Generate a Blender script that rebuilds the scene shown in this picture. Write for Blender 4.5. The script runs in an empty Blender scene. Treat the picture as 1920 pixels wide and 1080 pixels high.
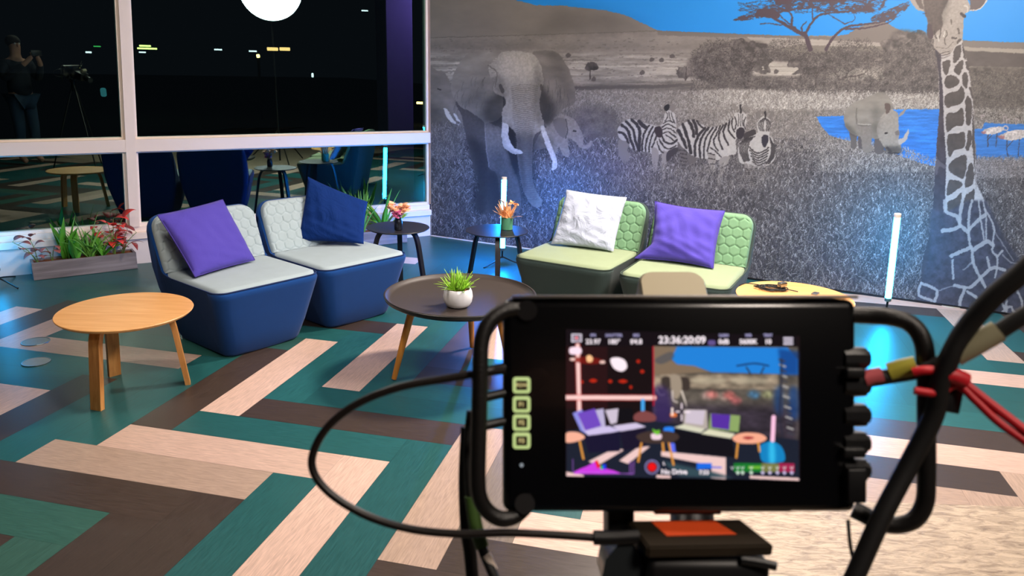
import bpy, bmesh, math, random
import numpy as np
from mathutils import Vector, Matrix
random.seed(5)
PI = math.pi
SC = bpy.context.scene
COL = SC.collection
# ------------------------------------------------------------------ camera model (phone held at 1.54 m)
CAMH = 1.54; FPX = 1434.4763; PITCH = 0.28295; ROLL = -0.025426
cp, sp, cr, sr = math.cos(PITCH), math.sin(PITCH), math.cos(ROLL), math.sin(ROLL)
RM = np.array([[1, 0, 0], [0, -sp, cp], [0, -cp, -sp]]) @ np.array([[cr, -sr, 0], [sr, cr, 0], [0, 0, 1]])
def at(px, py, z=0.0):
    d = RM @ np.array([px-960, py-540, FPX]); t = (z-CAMH)/d[2]
    return Vector((d[0]*t, d[1]*t, z))
def away(px, py, depth):
    d = RM @ np.array([(px-960)/FPX, (py-540)/FPX, 1.0])
    return Vector((d[0]*depth, d[1]*depth, CAMH+d[2]*depth))
def ray_sphere(px, py, c, r, far=True):
    d = Vector(RM @ np.array([px-960, py-540, FPX])).normalized(); o = Vector((0, 0, CAMH))-Vector(c)
    b = o.dot(d); disc = b*b-(o.length_squared-r*r)
    s = math.sqrt(max(disc, 0)); t = -b+(s if far else -s)
    return Vector((0, 0, CAMH))+d*t
# room: window wall and mural wall meet at the corner KX
KX = Vector((-.7665, 6.9703, 0)); TH = .5405; PH = -.4527
WD = Vector((math.cos(TH), math.sin(TH), 0)); WN = Vector((-WD.y, WD.x, 0))      # window wall: along, outward
MD = Vector((math.cos(PH), math.sin(PH), 0)); MN = Vector((-MD.y, MD.x, 0))      # mural wall: along, outward

# ------------------------------------------------------------------ helpers
def srgb(r, g, b):
    f = lambda c: (c/255/12.92) if c/255 <= .04045 else ((c/255+.055)/1.055)**2.4
    return (f(r), f(g), f(b), 1)
def lin(a):
    a = np.clip(a, 0, 1); return np.where(a <= .04045, a/12.92, ((a+.055)/1.055)**2.4)
def nt(m): m.use_nodes = True; return m.node_tree.nodes, m.node_tree.links
def mat(name, col, rough=.6, metal=0., bump=0., bscale=200., var=0., vscale=6., spec=.5, emit=None, estr=0., sheen=0., coat=0.):
    m = bpy.data.materials.new(name); N, L = nt(m); b = N['Principled BSDF']
    b.inputs['Base Color'].default_value = col; b.inputs['Roughness'].default_value = rough; b.inputs['Metallic'].default_value = metal
    b.inputs['Specular IOR Level'].default_value = spec; b.inputs['Sheen Weight'].default_value = sheen; b.inputs['Coat Weight'].default_value = coat
    if emit: b.inputs['Emission Color'].default_value = emit; b.inputs['Emission Strength'].default_value = estr
    tc = N.new('ShaderNodeTexCoord')
    if var:
        n = N.new('ShaderNodeTexNoise'); n.inputs['Scale'].default_value = vscale; n.inputs['Detail'].default_value = 4
        L.new(tc.outputs['Object'], n.inputs['Vector'])
        r = N.new('ShaderNodeMix'); r.data_type = 'RGBA'; L.new(n.outputs['Fac'], r.inputs[0])
        r.inputs[6].default_value = tuple(c*(1-var) for c in col[:3])+(1,); r.inputs[7].default_value = tuple(min(1, c*(1+var)) for c in col[:3])+(1,)
        L.new(r.outputs[2], b.inputs['Base Color'])
    if bump:
        n = N.new('ShaderNodeTexNoise'); n.inputs['Scale'].default_value = bscale; n.inputs['Detail'].default_value = 3
        L.new(tc.outputs['Object'], n.inputs['Vector'])
        q = N.new('ShaderNodeBump'); q.inputs['Strength'].default_value = bump; q.inputs['Distance'].default_value = .002
        L.new(n.outputs['Fac'], q.inputs['Height']); L.new(q.outputs[0], b.inputs['Normal'])
    return m
def wood(name, c1, c2, rough=.4, axis=0, scale=9.):
    m = bpy.data.materials.new(name); N, L = nt(m); b = N['Principled BSDF']; b.inputs['Roughness'].default_value = rough
    tc = N.new('ShaderNodeTexCoord'); mp = N.new('ShaderNodeMapping'); L.new(tc.outputs['Object'], mp.inputs[0])
    sc = [scale*4]*3; sc[axis] = scale*.35; mp.inputs['Scale'].default_value = sc
    n = N.new('ShaderNodeTexNoise'); n.inputs['Scale'].default_value = 1.4; n.inputs['Detail'].default_value = 6; n.inputs['Distortion'].default_value = .6
    L.new(mp.outputs[0], n.inputs['Vector'])
    r = N.new('ShaderNodeValToRGB'); r.color_ramp.elements[0].position = .3; r.color_ramp.elements[1].position = .7
    r.color_ramp.elements[0].color = c1; r.color_ramp.elements[1].color = c2
    L.new(n.outputs['Fac'], r.inputs[0]); L.new(r.outputs[0], b.inputs['Base Color'])
    return m
def link(name, me, m, parent=None, smooth=True, ang=40):
    o = bpy.data.objects.new(name, me); COL.objects.link(o)
    if m is not None:
        for mm in (m if isinstance(m, (list, tuple)) else [m]): me.materials.append(mm)
    if smooth:
        for p in me.polygons: p.use_smooth = True
        me.set_sharp_from_angle(angle=math.radians(ang))
    if parent is not None: o.parent = parent
    return o
def from_bm(name, bm, m, parent=None, smooth=True, ang=40):
    bmesh.ops.recalc_face_normals(bm, faces=bm.faces)
    me = bpy.data.meshes.new(name); bm.to_mesh(me); bm.free(); return link(name, me, m, parent, smooth, ang)
def tag(o, label, cat, group=None, kind=None):
    o['label'] = label
    if cat: o['category'] = cat
    if group: o['group'] = group
    if kind: o['kind'] = kind
    return o
def thing(name, loc, rz, label, cat, group=None):
    o = bpy.data.objects.new(name, None); COL.objects.link(o); o.location = loc; o.rotation_euler = (0, 0, rz); o.empty_display_size = .1
    return tag(o, label, cat, group)
def struct(o, label=None):
    o['kind'] = 'structure'
    if label: o['label'] = label
    return o
def copy_tree(o, parent=None):
    c = o.copy(); COL.objects.link(c); c.parent = parent
    for ch in list(o.children): copy_tree(ch, c)
    return c
def box(bm, c, s, rot=None, bev=0., seg=2):
    M = Matrix.Translation(c) @ (rot.to_4x4() if rot else Matrix()) @ Matrix.Diagonal((s[0], s[1], s[2], 1))
    r = bmesh.ops.create_cube(bm, size=1, matrix=M)
    if bev: bmesh.ops.bevel(bm, geom=list({e for v in r['verts'] for e in v.link_edges}), offset=bev, segments=seg, affect='EDGES', profile=.5)
def rrect(w, h, r, n=5):
    P = []
    for cx, cy, a0 in ((w/2-r, h/2-r, 0), (-w/2+r, h/2-r, PI/2), (-w/2+r, -h/2+r, PI), (w/2-r, -h/2+r, 1.5*PI)):
        for k in range(n+1):
            a = a0+PI/2*k/n; P.append((cx+r*math.cos(a), cy+r*math.sin(a)))
    return P
def loft(bm, rings, cap=True):
    V = [[bm.verts.new(p) for p in R] for R in rings]; n = len(V[0])
    for a, b in zip(V, V[1:]):
        for i in range(n): bm.faces.new((a[i], a[(i+1) % n], b[(i+1) % n], b[i]))
    if cap: bm.faces.new(V[0][::-1]); bm.faces.new(V[-1])
    return V
def lathe(bm, prof, n=40, c=(0, 0, 0)):
    """prof: list of (radius, z); closed at zero radius"""
    rings = []
    for r, z in prof: rings.append([(c[0]+max(r, 1e-4)*math.cos(2*PI*k/n), c[1]+max(r, 1e-4)*math.sin(2*PI*k/n), c[2]+z) for k in range(n)])
    open_ = prof[0][0] > .001 and prof[-1][0] > .001
    V = loft(bm, rings, not open_)
    if open_:
        for i in range(n): bm.faces.new((V[-1][i], V[-1][(i+1) % n], V[0][(i+1) % n], V[0][i]))
def catmull(P, n=6):
    P = [Vector(p) for p in P]; out = []
    for i in range(len(P)-1):
        p0, p1, p2, p3 = P[max(i-1, 0)], P[i], P[i+1], P[min(i+2, len(P)-1)]
        for k in range(n):
            t = k/n; out.append(.5*((2*p1)+(p2-p0)*t+(2*p0-5*p1+4*p2-p3)*t*t+(3*p1-p0-3*p2+p3)*t**3))
    out.append(P[-1]); return out
def sweep(bm, P, sec, up=None):
    """sweep a 2D section (function of t -> list of (a, b)) along points P"""
    P = [Vector(p) for p in P]; rings = []; prev = None
    for i, p in enumerate(P):
        t = (P[min(i+1, len(P)-1)]-P[max(i-1, 0)]).normalized()
        if prev is None:
            u = Vector(up) if up is not None else (Vector((0, 0, 1)) if abs(t.z) < .9 else Vector((1, 0, 0)))
        else: u = prev
        s = t.cross(u).normalized(); u = s.cross(t).normalized(); prev = u
        rings.append([tuple(p+s*a+u*b) for a, b in sec(i/(len(P)-1))])
    loft(bm, rings)
def tube(bm, P, r, n=10, sm=6, r1=None):
    Q = catmull(P, sm) if len(P) > 2 and sm > 1 else [Vector(p) for p in P]
    r1 = r if r1 is None else r1
    sweep(bm, Q, lambda t: [((r+(r1-r)*t)*math.cos(2*PI*k/n), (r+(r1-r)*t)*math.sin(2*PI*k/n)) for k in range(n)])
def grid_mesh(bm, F, nu, nv):
    V = [[bm.verts.new(F(i/nu, j/nv)) for j in range(nv+1)] for i in range(nu+1)]
    for i in range(nu):
        for j in range(nv): bm.faces.new((V[i][j], V[i+1][j], V[i+1][j+1], V[i][j+1]))
    return V
def text(name, s, size, M, m, parent, ext=0.0002):
    cu = bpy.data.curves.new(name, 'FONT'); cu.body = s; cu.size = size; cu.align_x = 'CENTER'; cu.align_y = 'CENTER'; cu.extrude = ext; cu.offset = size*.02
    t = bpy.data.objects.new(name, cu); COL.objects.link(t)
    me = bpy.data.meshes.new_from_object(t.evaluated_get(bpy.context.evaluated_depsgraph_get()))
    bpy.data.objects.remove(t); me.transform(M)
    return link(name, me, m, parent, False)
def painted(name, c, fn, nu, nv, m, parent=None):
    """flat sheet of nu x nv cells; fn(u, v) -> world xyz and artwork xy; the colours of the print sit in a colour attribute"""
    u, v = np.meshgrid(np.linspace(0, 1, nu+1), np.linspace(0, 1, nv+1), indexing='ij')
    co, ax, ay = fn(u.ravel(), v.ravel())
    fx = np.clip((ax-c.x0)*c.S-.5, 0, c.W-1.01); fy = np.clip((ay-c.y0)*c.S-.5, 0, c.Hh-1.01)
    i = fx.astype(int); j = fy.astype(int); a = (fx-i)[:, None]; b = (fy-j)[:, None]
    col = (c.C[j, i]*(1-a)+c.C[j, i+1]*a)*(1-b)+(c.C[j+1, i]*(1-a)+c.C[j+1, i+1]*a)*b
    col = np.concatenate([lin(col), np.ones((len(col), 1))], 1).astype(np.float32)
    me = bpy.data.meshes.new(name); n = len(co); me.vertices.add(n); me.vertices.foreach_set('co', co.astype(np.float32).ravel())
    idx = np.arange(n).reshape(nu+1, nv+1); q = np.stack([idx[:-1, :-1], idx[1:, :-1], idx[1:, 1:], idx[:-1, 1:]], -1).reshape(-1, 4)
    me.loops.add(q.size); me.loops.foreach_set('vertex_index', q.ravel().astype(np.int32))
    me.polygons.add(len(q)); me.polygons.foreach_set('loop_start', np.arange(0, q.size, 4, dtype=np.int32))
    me.update(calc_edges=True)
    at_ = me.color_attributes.new('print', 'FLOAT_COLOR', 'POINT'); at_.data.foreach_set('color', col.ravel())
    return link(name, me, m, parent, False)
def print_mat(name, rough=.5, emit=0., gain=1.):
    m = bpy.data.materials.new(name); N, L = nt(m); b = N['Principled BSDF']; a = N.new('ShaderNodeVertexColor'); a.layer_name = 'print'
    b.inputs['Roughness'].default_value = rough
    if emit:
        L.new(a.outputs[0], b.inputs['Emission Color']); b.inputs['Emission Strength'].default_value = emit; b.inputs['Base Color'].default_value = (.01, .01, .01, 1)
    else: L.new(a.outputs[0], b.inputs['Base Color'])
    return m
# ---------------------------------------------------------------- flat artwork: the printed safari mural
class Canvas:
    def __init__(s, x0, y0, x1, y1, S, seed=1):
        s.x0, s.y0, s.S = x0, y0, S
        s.W = int((x1-x0)*S); s.Hh = int((y1-y0)*S)
        s.C = np.zeros((s.Hh, s.W, 3)); s.r = np.random.RandomState(seed)
        s.X = x0+(np.arange(s.W)+.5)/S; s.Y = y0+(np.arange(s.Hh)+.5)/S
    def noise(s, sx, sy, octv=3):
        out = np.zeros((s.Hh, s.W)); a = 1; tot = 0
        for o in range(octv):
            gx = max(2, int(s.W/s.S/sx*2**o)+2); gy = max(2, int(s.Hh/s.S/sy*2**o)+2)
            g = s.r.rand(gy+1, gx+1)
            u = np.linspace(0, gx-.001, s.W); v = np.linspace(0, gy-.001, s.Hh)
            iu = u.astype(int); iv = v.astype(int); fu = u-iu; fv = v-iv
            fu = fu*fu*(3-2*fu); fv = fv*fv*(3-2*fv)
            A = g[iv][:, iu]; B = g[iv][:, iu+1]; D = g[iv+1][:, iu]; E = g[iv+1][:, iu+1]
            out += a*((A*(1-fu)+B*fu)*(1-fv)[:, None]+(D*(1-fu)+E*fu)*fv[:, None]); tot += a; a *= .55
        return (out/tot-.5)*2
    def smooth(s, pts, n=5, closed=True):
        P = np.array(pts, float); N = len(P); out = []
        rng = range(N) if closed else range(N-1)
        for i in rng:
            if closed: p0, p1, p2, p3 = P[i-1], P[i], P[(i+1) % N], P[(i+2) % N]
            else: p0, p1, p2, p3 = P[max(i-1, 0)], P[i], P[i+1], P[min(i+2, N-1)]
            for k in range(n):
                t = k/n
                out.append(.5*((2*p1)+(p2-p0)*t+(2*p0-5*p1+4*p2-p3)*t*t+(3*p1-p0-3*p2+p3)*t**3))
        if not closed: out.append(P[-1])
        return np.array(out)
    def win(s, xa, ya, xb, yb):
        i0 = max(0, int((xa-s.x0)*s.S)-1); i1 = min(s.W, int((xb-s.x0)*s.S)+2)
        j0 = max(0, int((ya-s.y0)*s.S)-1); j1 = min(s.Hh, int((yb-s.y0)*s.S)+2)
        return slice(j0, j1), slice(i0, i1), (i1 > i0 and j1 > j0)
    def mask(s, pts, sm=True, blur=0):
        P = s.smooth(pts) if sm else np.array(pts, float)
        e = blur*2
        jy, ix, ok = s.win(P[:, 0].min()-e, P[:, 1].min()-e, P[:, 0].max()+e, P[:, 1].max()+e)
        if not ok: return None
        m = 0
        for dx in (-.25, .25):
            for dy in (-.25, .25):
                xx = s.X[ix]+dx/s.S; yy = s.Y[jy]+dy/s.S
                ins = np.zeros((len(yy), len(xx)), bool)
                for a, b in zip(P, np.roll(P, -1, 0)):
                    if a[1] == b[1]: continue
                    c = (yy > min(a[1], b[1])) & (yy <= max(a[1], b[1]))
                    if not c.any(): continue
                    xi = a[0]+(yy[c]-a[1])/(b[1]-a[1])*(b[0]-a[0])
                    ins[c] ^= xx[None, :] < xi[:, None]
                m = m+ins*.25
        if blur:
            k = max(1, int(blur*s.S))
            for ax in (0, 1):
                for _ in range(2):
                    cs = np.cumsum(np.pad(m, [(k+1, k) if a == ax else (0, 0) for a in (0, 1)], mode='edge'), axis=ax)
                    n = m.shape[ax]
                    m = ((cs[2*k+1:2*k+1+n]-cs[:n]) if ax == 0 else (cs[:, 2*k+1:2*k+1+n]-cs[:, :n]))/(2*k+1)
        return jy, ix, m
    def fill(s, pts, col, a=1., sm=True, blur=0, tex=None, texa=0, cut=None):
        q = s.mask(pts, sm, blur)
        if q is None: return
        jy, ix, m = q
        col = np.array(col, float)/255
        cc = col[None, None, :]*np.ones(m.shape+(1,))
        if tex is not None: cc = cc*(1+texa*tex[jy, ix][..., None])
        if cut is not None: m = m*np.clip((cut[0][jy, ix]-cut[1])*6+.5, 0, 1)
        m = (m*a)[..., None]
        s.C[jy, ix] = s.C[jy, ix]*(1-m)+cc*m
    def shade(s, pts, f, blur=4, sm=True):
        q = s.mask(pts, sm, blur)
        if q is None: return
        jy, ix, m = q
        s.C[jy, ix] *= (1+(f-1)*m)[..., None]
    def stroke(s, pts, w, col, a=1., sm=True, w1=None):
        P = s.smooth(pts, 4, False) if sm and len(pts) > 2 else np.array(pts, float)
        w1 = w if w1 is None else w1; ww = np.linspace(w, w1, len(P)); mw = max(w, w1)
        jy, ix, ok = s.win(P[:, 0].min()-mw, P[:, 1].min()-mw, P[:, 0].max()+mw, P[:, 1].max()+mw)
        if not ok: return
        xx = s.X[ix][None, :]; yy = s.Y[jy][:, None]; best = np.full((len(s.Y[jy]), len(s.X[ix])), -9.)
        for i in range(len(P)-1):
            d = P[i+1]-P[i]; L = d@d+1e-9
            t = np.clip(((xx-P[i][0])*d[0]+(yy-P[i][1])*d[1])/L, 0, 1)
            dist = np.hypot(xx-P[i][0]-t*d[0], yy-P[i][1]-t*d[1])
            best = np.maximum(best, (ww[i]+(ww[i+1]-ww[i])*t)/2-dist)
        m = (np.clip(best*s.S+.5, 0, 1)*a)[..., None]
        s.C[jy, ix] = s.C[jy, ix]*(1-m)+np.array(col)/255.*m
    def blades(s, n, fx, fy, L, ang, cols, a=.8, ok=None):
        """many short strokes: fx, fy give start points, L(y) length, ang mean/spread in radians from vertical"""
        x = fx(s.r.rand(n)); y = fy(s.r.rand(n))
        if ok is not None:
            k = ok(x, y); x, y = x[k], y[k]; n = len(x)
        o = np.argsort(y); x, y = x[o], y[o]
        l = L(y)*(.5+s.r.rand(n)); an = ang[0]+ang[1]*s.r.randn(n); bend = s.r.randn(n)*.35
        ci = s.r.randint(0, len(cols), n); cl = np.array(cols, float)[ci]/255*(1+.12*s.r.randn(n))[:, None]
        K = int(max(l)*s.S)+2
        for k in range(K):
            t = k/K
            px = x+np.sin(an+bend*t)*l*t; py = y-np.cos(an+bend*t)*l*t
            i = ((px-s.x0)*s.S).astype(int); j = ((py-s.y0)*s.S).astype(int)
            g = (i >= 0) & (i < s.W) & (j >= 0) & (j < s.Hh)
            s.C[j[g], i[g]] = s.C[j[g], i[g]]*(1-a)+cl[g]*a

def paint_mural():
    c = Canvas(797, -75, 1990, 625, 1.5, 7)
    n1 = c.noise(40, 18, 4); n2 = c.noise(6, 3, 3); n3 = c.noise(3, 3, 2); nh = c.noise(60, 3, 3); nf = c.noise(9, 9, 4); nw = c.noise(26, 2.2, 3)
    X, Y = np.meshgrid(c.X, c.Y)
    ys = [-80, 60, 72, 90, 97, 112, 130, 150, 158, 164, 172, 200, 225, 250, 300, 400, 480, 620]
    cs = [(128, 119, 108), (132, 123, 112), (138, 129, 118), (128, 119, 109), (138, 129, 118), (150, 141, 129), (158, 149, 136), (140, 132, 121), (118, 110, 101), (100, 93, 86), (124, 116, 107), (120, 113, 104), (104, 97, 91), (104, 97, 92), (94, 88, 84), (80, 75, 74), (66, 61, 66), (54, 50, 58)]
    for k in range(3): c.C[..., k] = np.interp(Y, ys, [q[k]/255 for q in cs])
    c.C *= (1+.10*n1+.05*n2)[..., None]
    band = np.clip((Y-90)/20, 0, 1)*np.clip((175-Y)/20, 0, 1)
    c.C *= (1+.35*band*nh)[..., None]
    # sky
    hz = [(1233, 57), (1360, 63), (1480, 67), (1519, 67), (1600, 66), (1660, 68), (1720, 72), (1806, 76), (1920, 80), (1990, 82)]
    c.fill([(930, -90), (966, 0), (985, 6), (1007, 10), (1059, 11), (1081, 15.5), (1133, 19), (1170, 28), (1207, 44), (1233, 57)]+hz[1:]+[(2000, -90)], (29, 138, 214), sm=False)
    c.fill([(797, -75), (925, -75), (966, 0), (1007, 10), (1059, 11), (1133, 19), (1170, 28), (1207, 44), (1233, 57), (1100, 62), (950, 66), (797, 72)], (131, 122, 111), .9, sm=False, tex=n1, texa=.05)
    c.shade([(1040, 14), (1133, 21), (1170, 30), (1207, 46), (1230, 57), (1100, 62), (1000, 62)], .84, 12, False)
    c.stroke([(800, 71), (950, 67), (1233, 58), (1480, 68)], 1.6, (98, 90, 82), .7, False)
    # distant hills on the right, plains
    c.fill([(1233, 58), (1480, 68), (1660, 69), (1990, 83), (1990, 96), (1806, 88), (1660, 79), (1233, 66)], (112, 104, 96), .8, sm=False)
    c.fill([(1560, 70), (1590, 64), (1612, 50), (1640, 40), (1663, 42), (1680, 53), (1700, 60), (1760, 75), (1760, 95), (1560, 80)], (118, 109, 101), sm=False)
    c.fill([(1400, 69), (1530, 74), (1660, 80), (1655, 86), (1530, 88), (1430, 90)], (158, 149, 137), sm=False, tex=nh, texa=.1)
    c.fill([(1455, 92), (1500, 84), (1600, 88), (1660, 86), (1660, 112), (1470, 112)], (120, 112, 101), sm=False, tex=n1, texa=.1)
    c.fill([(1808, 88), (1990, 95), (1990, 103), (1808, 94)], (150, 142, 128), sm=False)
    c.fill([(1808, 95), (1990, 104), (1990, 128), (1808, 124)], (88, 80, 74), sm=False, tex=n1, texa=.15)
    c.fill([(1808, 124), (1990, 128), (1990, 142), (1808, 138)], (140, 132, 120), sm=False, tex=nh, texa=.3)
    # scrub belt
    belt = [(1300, 105), (1360, 80), (1420, 78), (1470, 96), (1500, 108), (1560, 98), (1650, 92), (1680, 58), (1730, 62), (1770, 75), (1770, 190), (1560, 180), (1420, 165), (1330, 155), (1290, 130)]
    c.fill(belt, (98, 90, 84), .95, blur=3, tex=nf, texa=.45)
    c.fill([(1410, 116), (1500, 116), (1500, 142), (1410, 142)], (162, 154, 140), sm=False, tex=nh, texa=.35, blur=2)
    c.fill([(1560, 128), (1650, 128), (1655, 150), (1560, 145)], (150, 143, 130), .8, blur=4, tex=nf, texa=.5)
    c.fill([(1360, 142), (1560, 150), (1770, 150), (1770, 178), (1560, 178), (1360, 165)], (102, 95, 88), .85, blur=3, tex=nf, texa=.6)
    c.fill([(1800, 130), (1990, 140), (1990, 215), (1800, 215)], (92, 84, 76), .95, blur=3, tex=nf, texa=.5)
    for bx, by, rx, ry in [(1330, 118, 24, 14), (1400, 105, 42, 30), (1325, 138, 30, 12), (1528, 122, 42, 24), (1600, 112, 42, 22), (1700, 110, 50, 44), (1725, 150, 34, 26), (1283, 136, 16, 12), (1640, 165, 40, 14)]:
        a = np.linspace(0, 6.28, 26)[:-1]; rr = 1+.16*c.r.randn(25)
        c.fill(list(zip(bx+rx*rr*np.cos(a), by+ry*rr*np.sin(a))), (86, 79, 74), .9, tex=nf, texa=.7, cut=(nf, -.45))
    for tr in ([(1402, 160), (1403, 120), (1385, 95)], [(1403, 125), (1420, 95)], [(1402, 140), (1414, 120)], [(1528, 175), (1530, 140), (1520, 125)], [(1530, 140), (1545, 122)], [(1575, 150), (1560, 130), (1545, 128)], [(1580, 150), (1600, 125)], [(1580, 145), (1615, 140), (1630, 128)], [(1286, 150), (1287, 125)], [(1320, 132), (1321, 112)], [(1106, 148), (1107, 128)]):
        c.stroke(tr, 3.2, (70, 62, 58), .9, w1=1.2)
    c.fill([(1097, 128), (1100, 120), (1108, 116), (1118, 118), (1122, 128), (1114, 132), (1102, 132)], (72, 66, 62), .95, tex=nf, texa=.5)
    for x, y in ((1065, 103), (1204, 136), (1113, 148), (1240, 112), (1222, 111), (1260, 105), (1455, 134)): c.fill([(x-4, y), (x, y-4), (x+5, y-1), (x+3, y+4), (x-3, y+4)], (84, 77, 72), .9)
    for k in range(260):
        x = c.r.uniform(815, 1350); y = c.r.uniform(73, 160); c.stroke([(x, y), (x+c.r.uniform(1, 6), y)], c.r.uniform(.8, 1.8), (96, 89, 82), .6, False)
    c.stroke([(1080, 166), (1150, 164), (1240, 162), (1300, 158)], 6, (82, 76, 70), .7)
    inb = lambda x, y: (y > 80+18*np.sin(x*.05)) & ~((x > 1415) & (x < 1500) & (y < 146) & (y > 112))
    c.blades(15000, lambda u: 1295+470*u, lambda u: 74+104*u, lambda y: 0*y+4, (0, 1.5), [(74, 68, 64), (98, 91, 85), (118, 110, 102), (60, 54, 52)], .6, ok=inb)
    c.blades(6000, lambda u: 1806+185*u, lambda u: 136+72*u, lambda y: 0*y+4, (0, 1.5), [(74, 68, 64), (98, 91, 82), (112, 104, 94)], .6)
    # light grass bank
    bank = [(1310, 172), (1400, 168), (1500, 176), (1560, 181), (1640, 186), (1700, 180), (1765, 186), (1765, 200), (1600, 204), (1480, 205), (1380, 196)]
    c.fill(bank, (170, 163, 150), .85, blur=2, tex=n2, texa=.3)
    c.blades(5000, lambda u: 1300+465*u, lambda u: 176+30*u, lambda y: 0*y+9, (.1, .5), [(185, 178, 166), (150, 143, 132), (115, 108, 100)], .8, ok=lambda x, y: y > 172+(x-1310)*.02)
    # acacia
    T = lambda pts: [(1360+x/5.333, y/5.333) for x, y in pts]
    dk = (74, 60, 66)
    for p, a, b in [([(850, 495), (800, 350), (780, 330)], 9, 6), ([(790, 350), (640, 270), (500, 190), (380, 150), (80, 200)], 8, 2), ([(800, 340), (870, 220), (950, 150), (1150, 120), (1500, 100)], 5, 2), ([(770, 320), (765, 260), (815, 215)], 3, 1.5), ([(660, 250), (665, 150), (600, 100), (480, 60)], 4, 1.5), ([(1005, 500), (1060, 400), (1190, 280), (1400, 240), (1600, 210), (1830, 50)], 6, 1.5), ([(1190, 290), (1400, 280), (1620, 230), (1700, 170)], 4, 1.5), ([(1190, 240), (1080, 170), (960, 100)], 2.5, 1), ([(1190, 240), (1290, 200), (1290, 140)], 2.5, 1), ([(350, 240), (450, 235), (560, 250)], 2.2, 2.2), ([(700, 280), (560, 170), (520, 90)], 3, 1.2), ([(880, 200), (870, 110), (900, 30)], 3, 1.5)]:
        c.stroke(T(p), a, dk, 1, w1=b)
    cut = c.noise(7, 3.4, 3)
    c.fill(T([(80, 200), (230, 130), (330, 80), (480, 40), (400, -20), (380, -200), (1530, -200), (1600, 20), (1500, 115), (1250, 135), (1000, 120), (860, 125), (700, 105), (560, 130), (520, 180), (400, 170), (200, 205)]), dk, .95, cut=(cut, -.05))
    c.fill(T([(1460, 190), (1560, 120), (1700, 80), (1830, 50), (1770, 140), (1640, 210), (1500, 230)]), dk, .95, cut=(cut, -.1))
    for p in ([(290, 150), (340, 90), (430, 85), (530, 120), (530, 180), (430, 175), (320, 165)], [(500, 20), (560, -30), (680, -20), (640, 40), (540, 45)], [(830, -20), (1000, -40), (1200, -20), (1180, 25), (980, 20), (860, 15)], [(1380, 60), (1460, 60), (1450, 110), (1380, 100)]):
        c.fill(T(p), dk, 1)
    for k in range(420):
        x = c.r.uniform(120, 1560); y = c.r.uniform(-20, 150)-abs(x-900)*-.05; d = c.r.uniform(20, 90); an = c.r.uniform(-.5, .5)
        if y < 130+(40 if x < 450 else 0): c.stroke(T([(x, y), (x+d*np.cos(an), y-d*np.sin(an)*.6)]), .9, dk, .9, False)
    for k in range(90):
        x = c.r.uniform(1450, 1800); y = 210-(x-1450)*.42+c.r.uniform(-40, 30); c.stroke(T([(x, y), (x+50, y-22)]), .9, dk, .9, False)
    # tall grass
    okg = lambda x, y: ~((x > 1520) & (y < 330) & (y < 250+(x-1520)*.32))
    c.blades(16000, lambda u: 797+560*u, lambda u: 172+85*u, lambda y: 5+0*y, (.1, .9), [(150, 143, 132), (90, 84, 78), (126, 119, 109), (168, 161, 149)], .55)
    c.blades(16000, lambda u: 1340+650*u, lambda u: 205+80*u, lambda y: 5+0*y, (.2, .8), [(146, 139, 128), (100, 94, 87), (128, 120, 110), (165, 158, 146)], .6)
    c.fill([(1075, 205), (1140, 200), (1165, 240), (1150, 262), (1100, 262), (1075, 245)], (84, 78, 73), .7, blur=6, tex=nf, texa=.4)
    c.blades(52000, lambda u: 797+1193*u, lambda u: 262+370*u, lambda y: 6+(y-260)*.03, (.02, .45), [(42, 39, 39), (66, 61, 60), (98, 92, 88), (134, 128, 123), (54, 50, 50), (80, 75, 72), (164, 158, 152)], .8, ok=okg)
    # water
    w = (42, 112, 190)
    R = lambda pts: [(1520+x/4.8, 150+y/4.8) for x, y in pts]
    c.fill(R([(50, 330), (300, 322), (560, 330), (740, 262), (1160, 262), (1160, 800), (1115, 775), (1000, 750), (900, 715), (800, 680), (640, 620), (500, 560), (300, 540), (170, 500), (100, 420)]), (44, 118, 198), sm=False, tex=nw, texa=.22)
    c.fill(R([(1470, 440), (1540, 440), (1565, 385), (1800, 395), (2260, 405), (2260, 880), (1900, 830), (1500, 780)]), (52, 112, 176), sm=False, tex=nw, texa=.18, blur=0)
    c.blades(5200, lambda u: 1815+175*u, lambda u: 305+30*u, lambda y: 0*y+12, (0, .5), [(120, 113, 108), (84, 78, 76), (150, 143, 138)], .7)
    c.blades(2600, lambda u: 1535+240*u, lambda u: 250+75*u, lambda y: 0*y+7, (0, .5), [(140, 133, 124), (100, 94, 88), (165, 158, 148)], .9, ok=lambda x, y: y > 256+(x-1550)*.17+(x > 1700)*(x-1700)*.2)
    # flamingos
    for ox_, oy_, k_ in ((1548, 385, 1), (1705, 400, 1.35)):
        F = lambda pts: R([(ox_+x*k_, oy_+y*k_) for x, y in pts])
        c.stroke(F([(50, 90), (45, 150), (50, 215)]), 2, (62, 58, 60)); c.stroke(F([(130, 90), (125, 150), (118, 215)]), 1.6, (62, 58, 60)); c.stroke(F([(50, 150), (95, 95)]), 1.3, (62, 58, 60))
        c.fill(F([(-5, 75), (60, 45), (120, 35), (190, 45), (180, 75), (120, 100), (50, 105), (10, 92)]), (186, 176, 166), tex=n3, texa=.25)
        c.fill(F([(-15, 78), (30, 78), (20, 100), (-5, 95)]), (150, 92, 88), .8)
        c.stroke(F([(185, 60), (215, 70), (225, 45), (205, 30), (185, 40)]), 2.2, (178, 168, 162))
    for x, y in ((1545, 315), (1740, 330), (1770, 350), (1850, 350)): c.stroke(R([(x, y+45), (x-8, y+15), (x+10, y), (x+22, y+12)]), 1.8, (165, 150, 145), .8)
    # rhino
    rg = (136, 130, 118)
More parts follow.
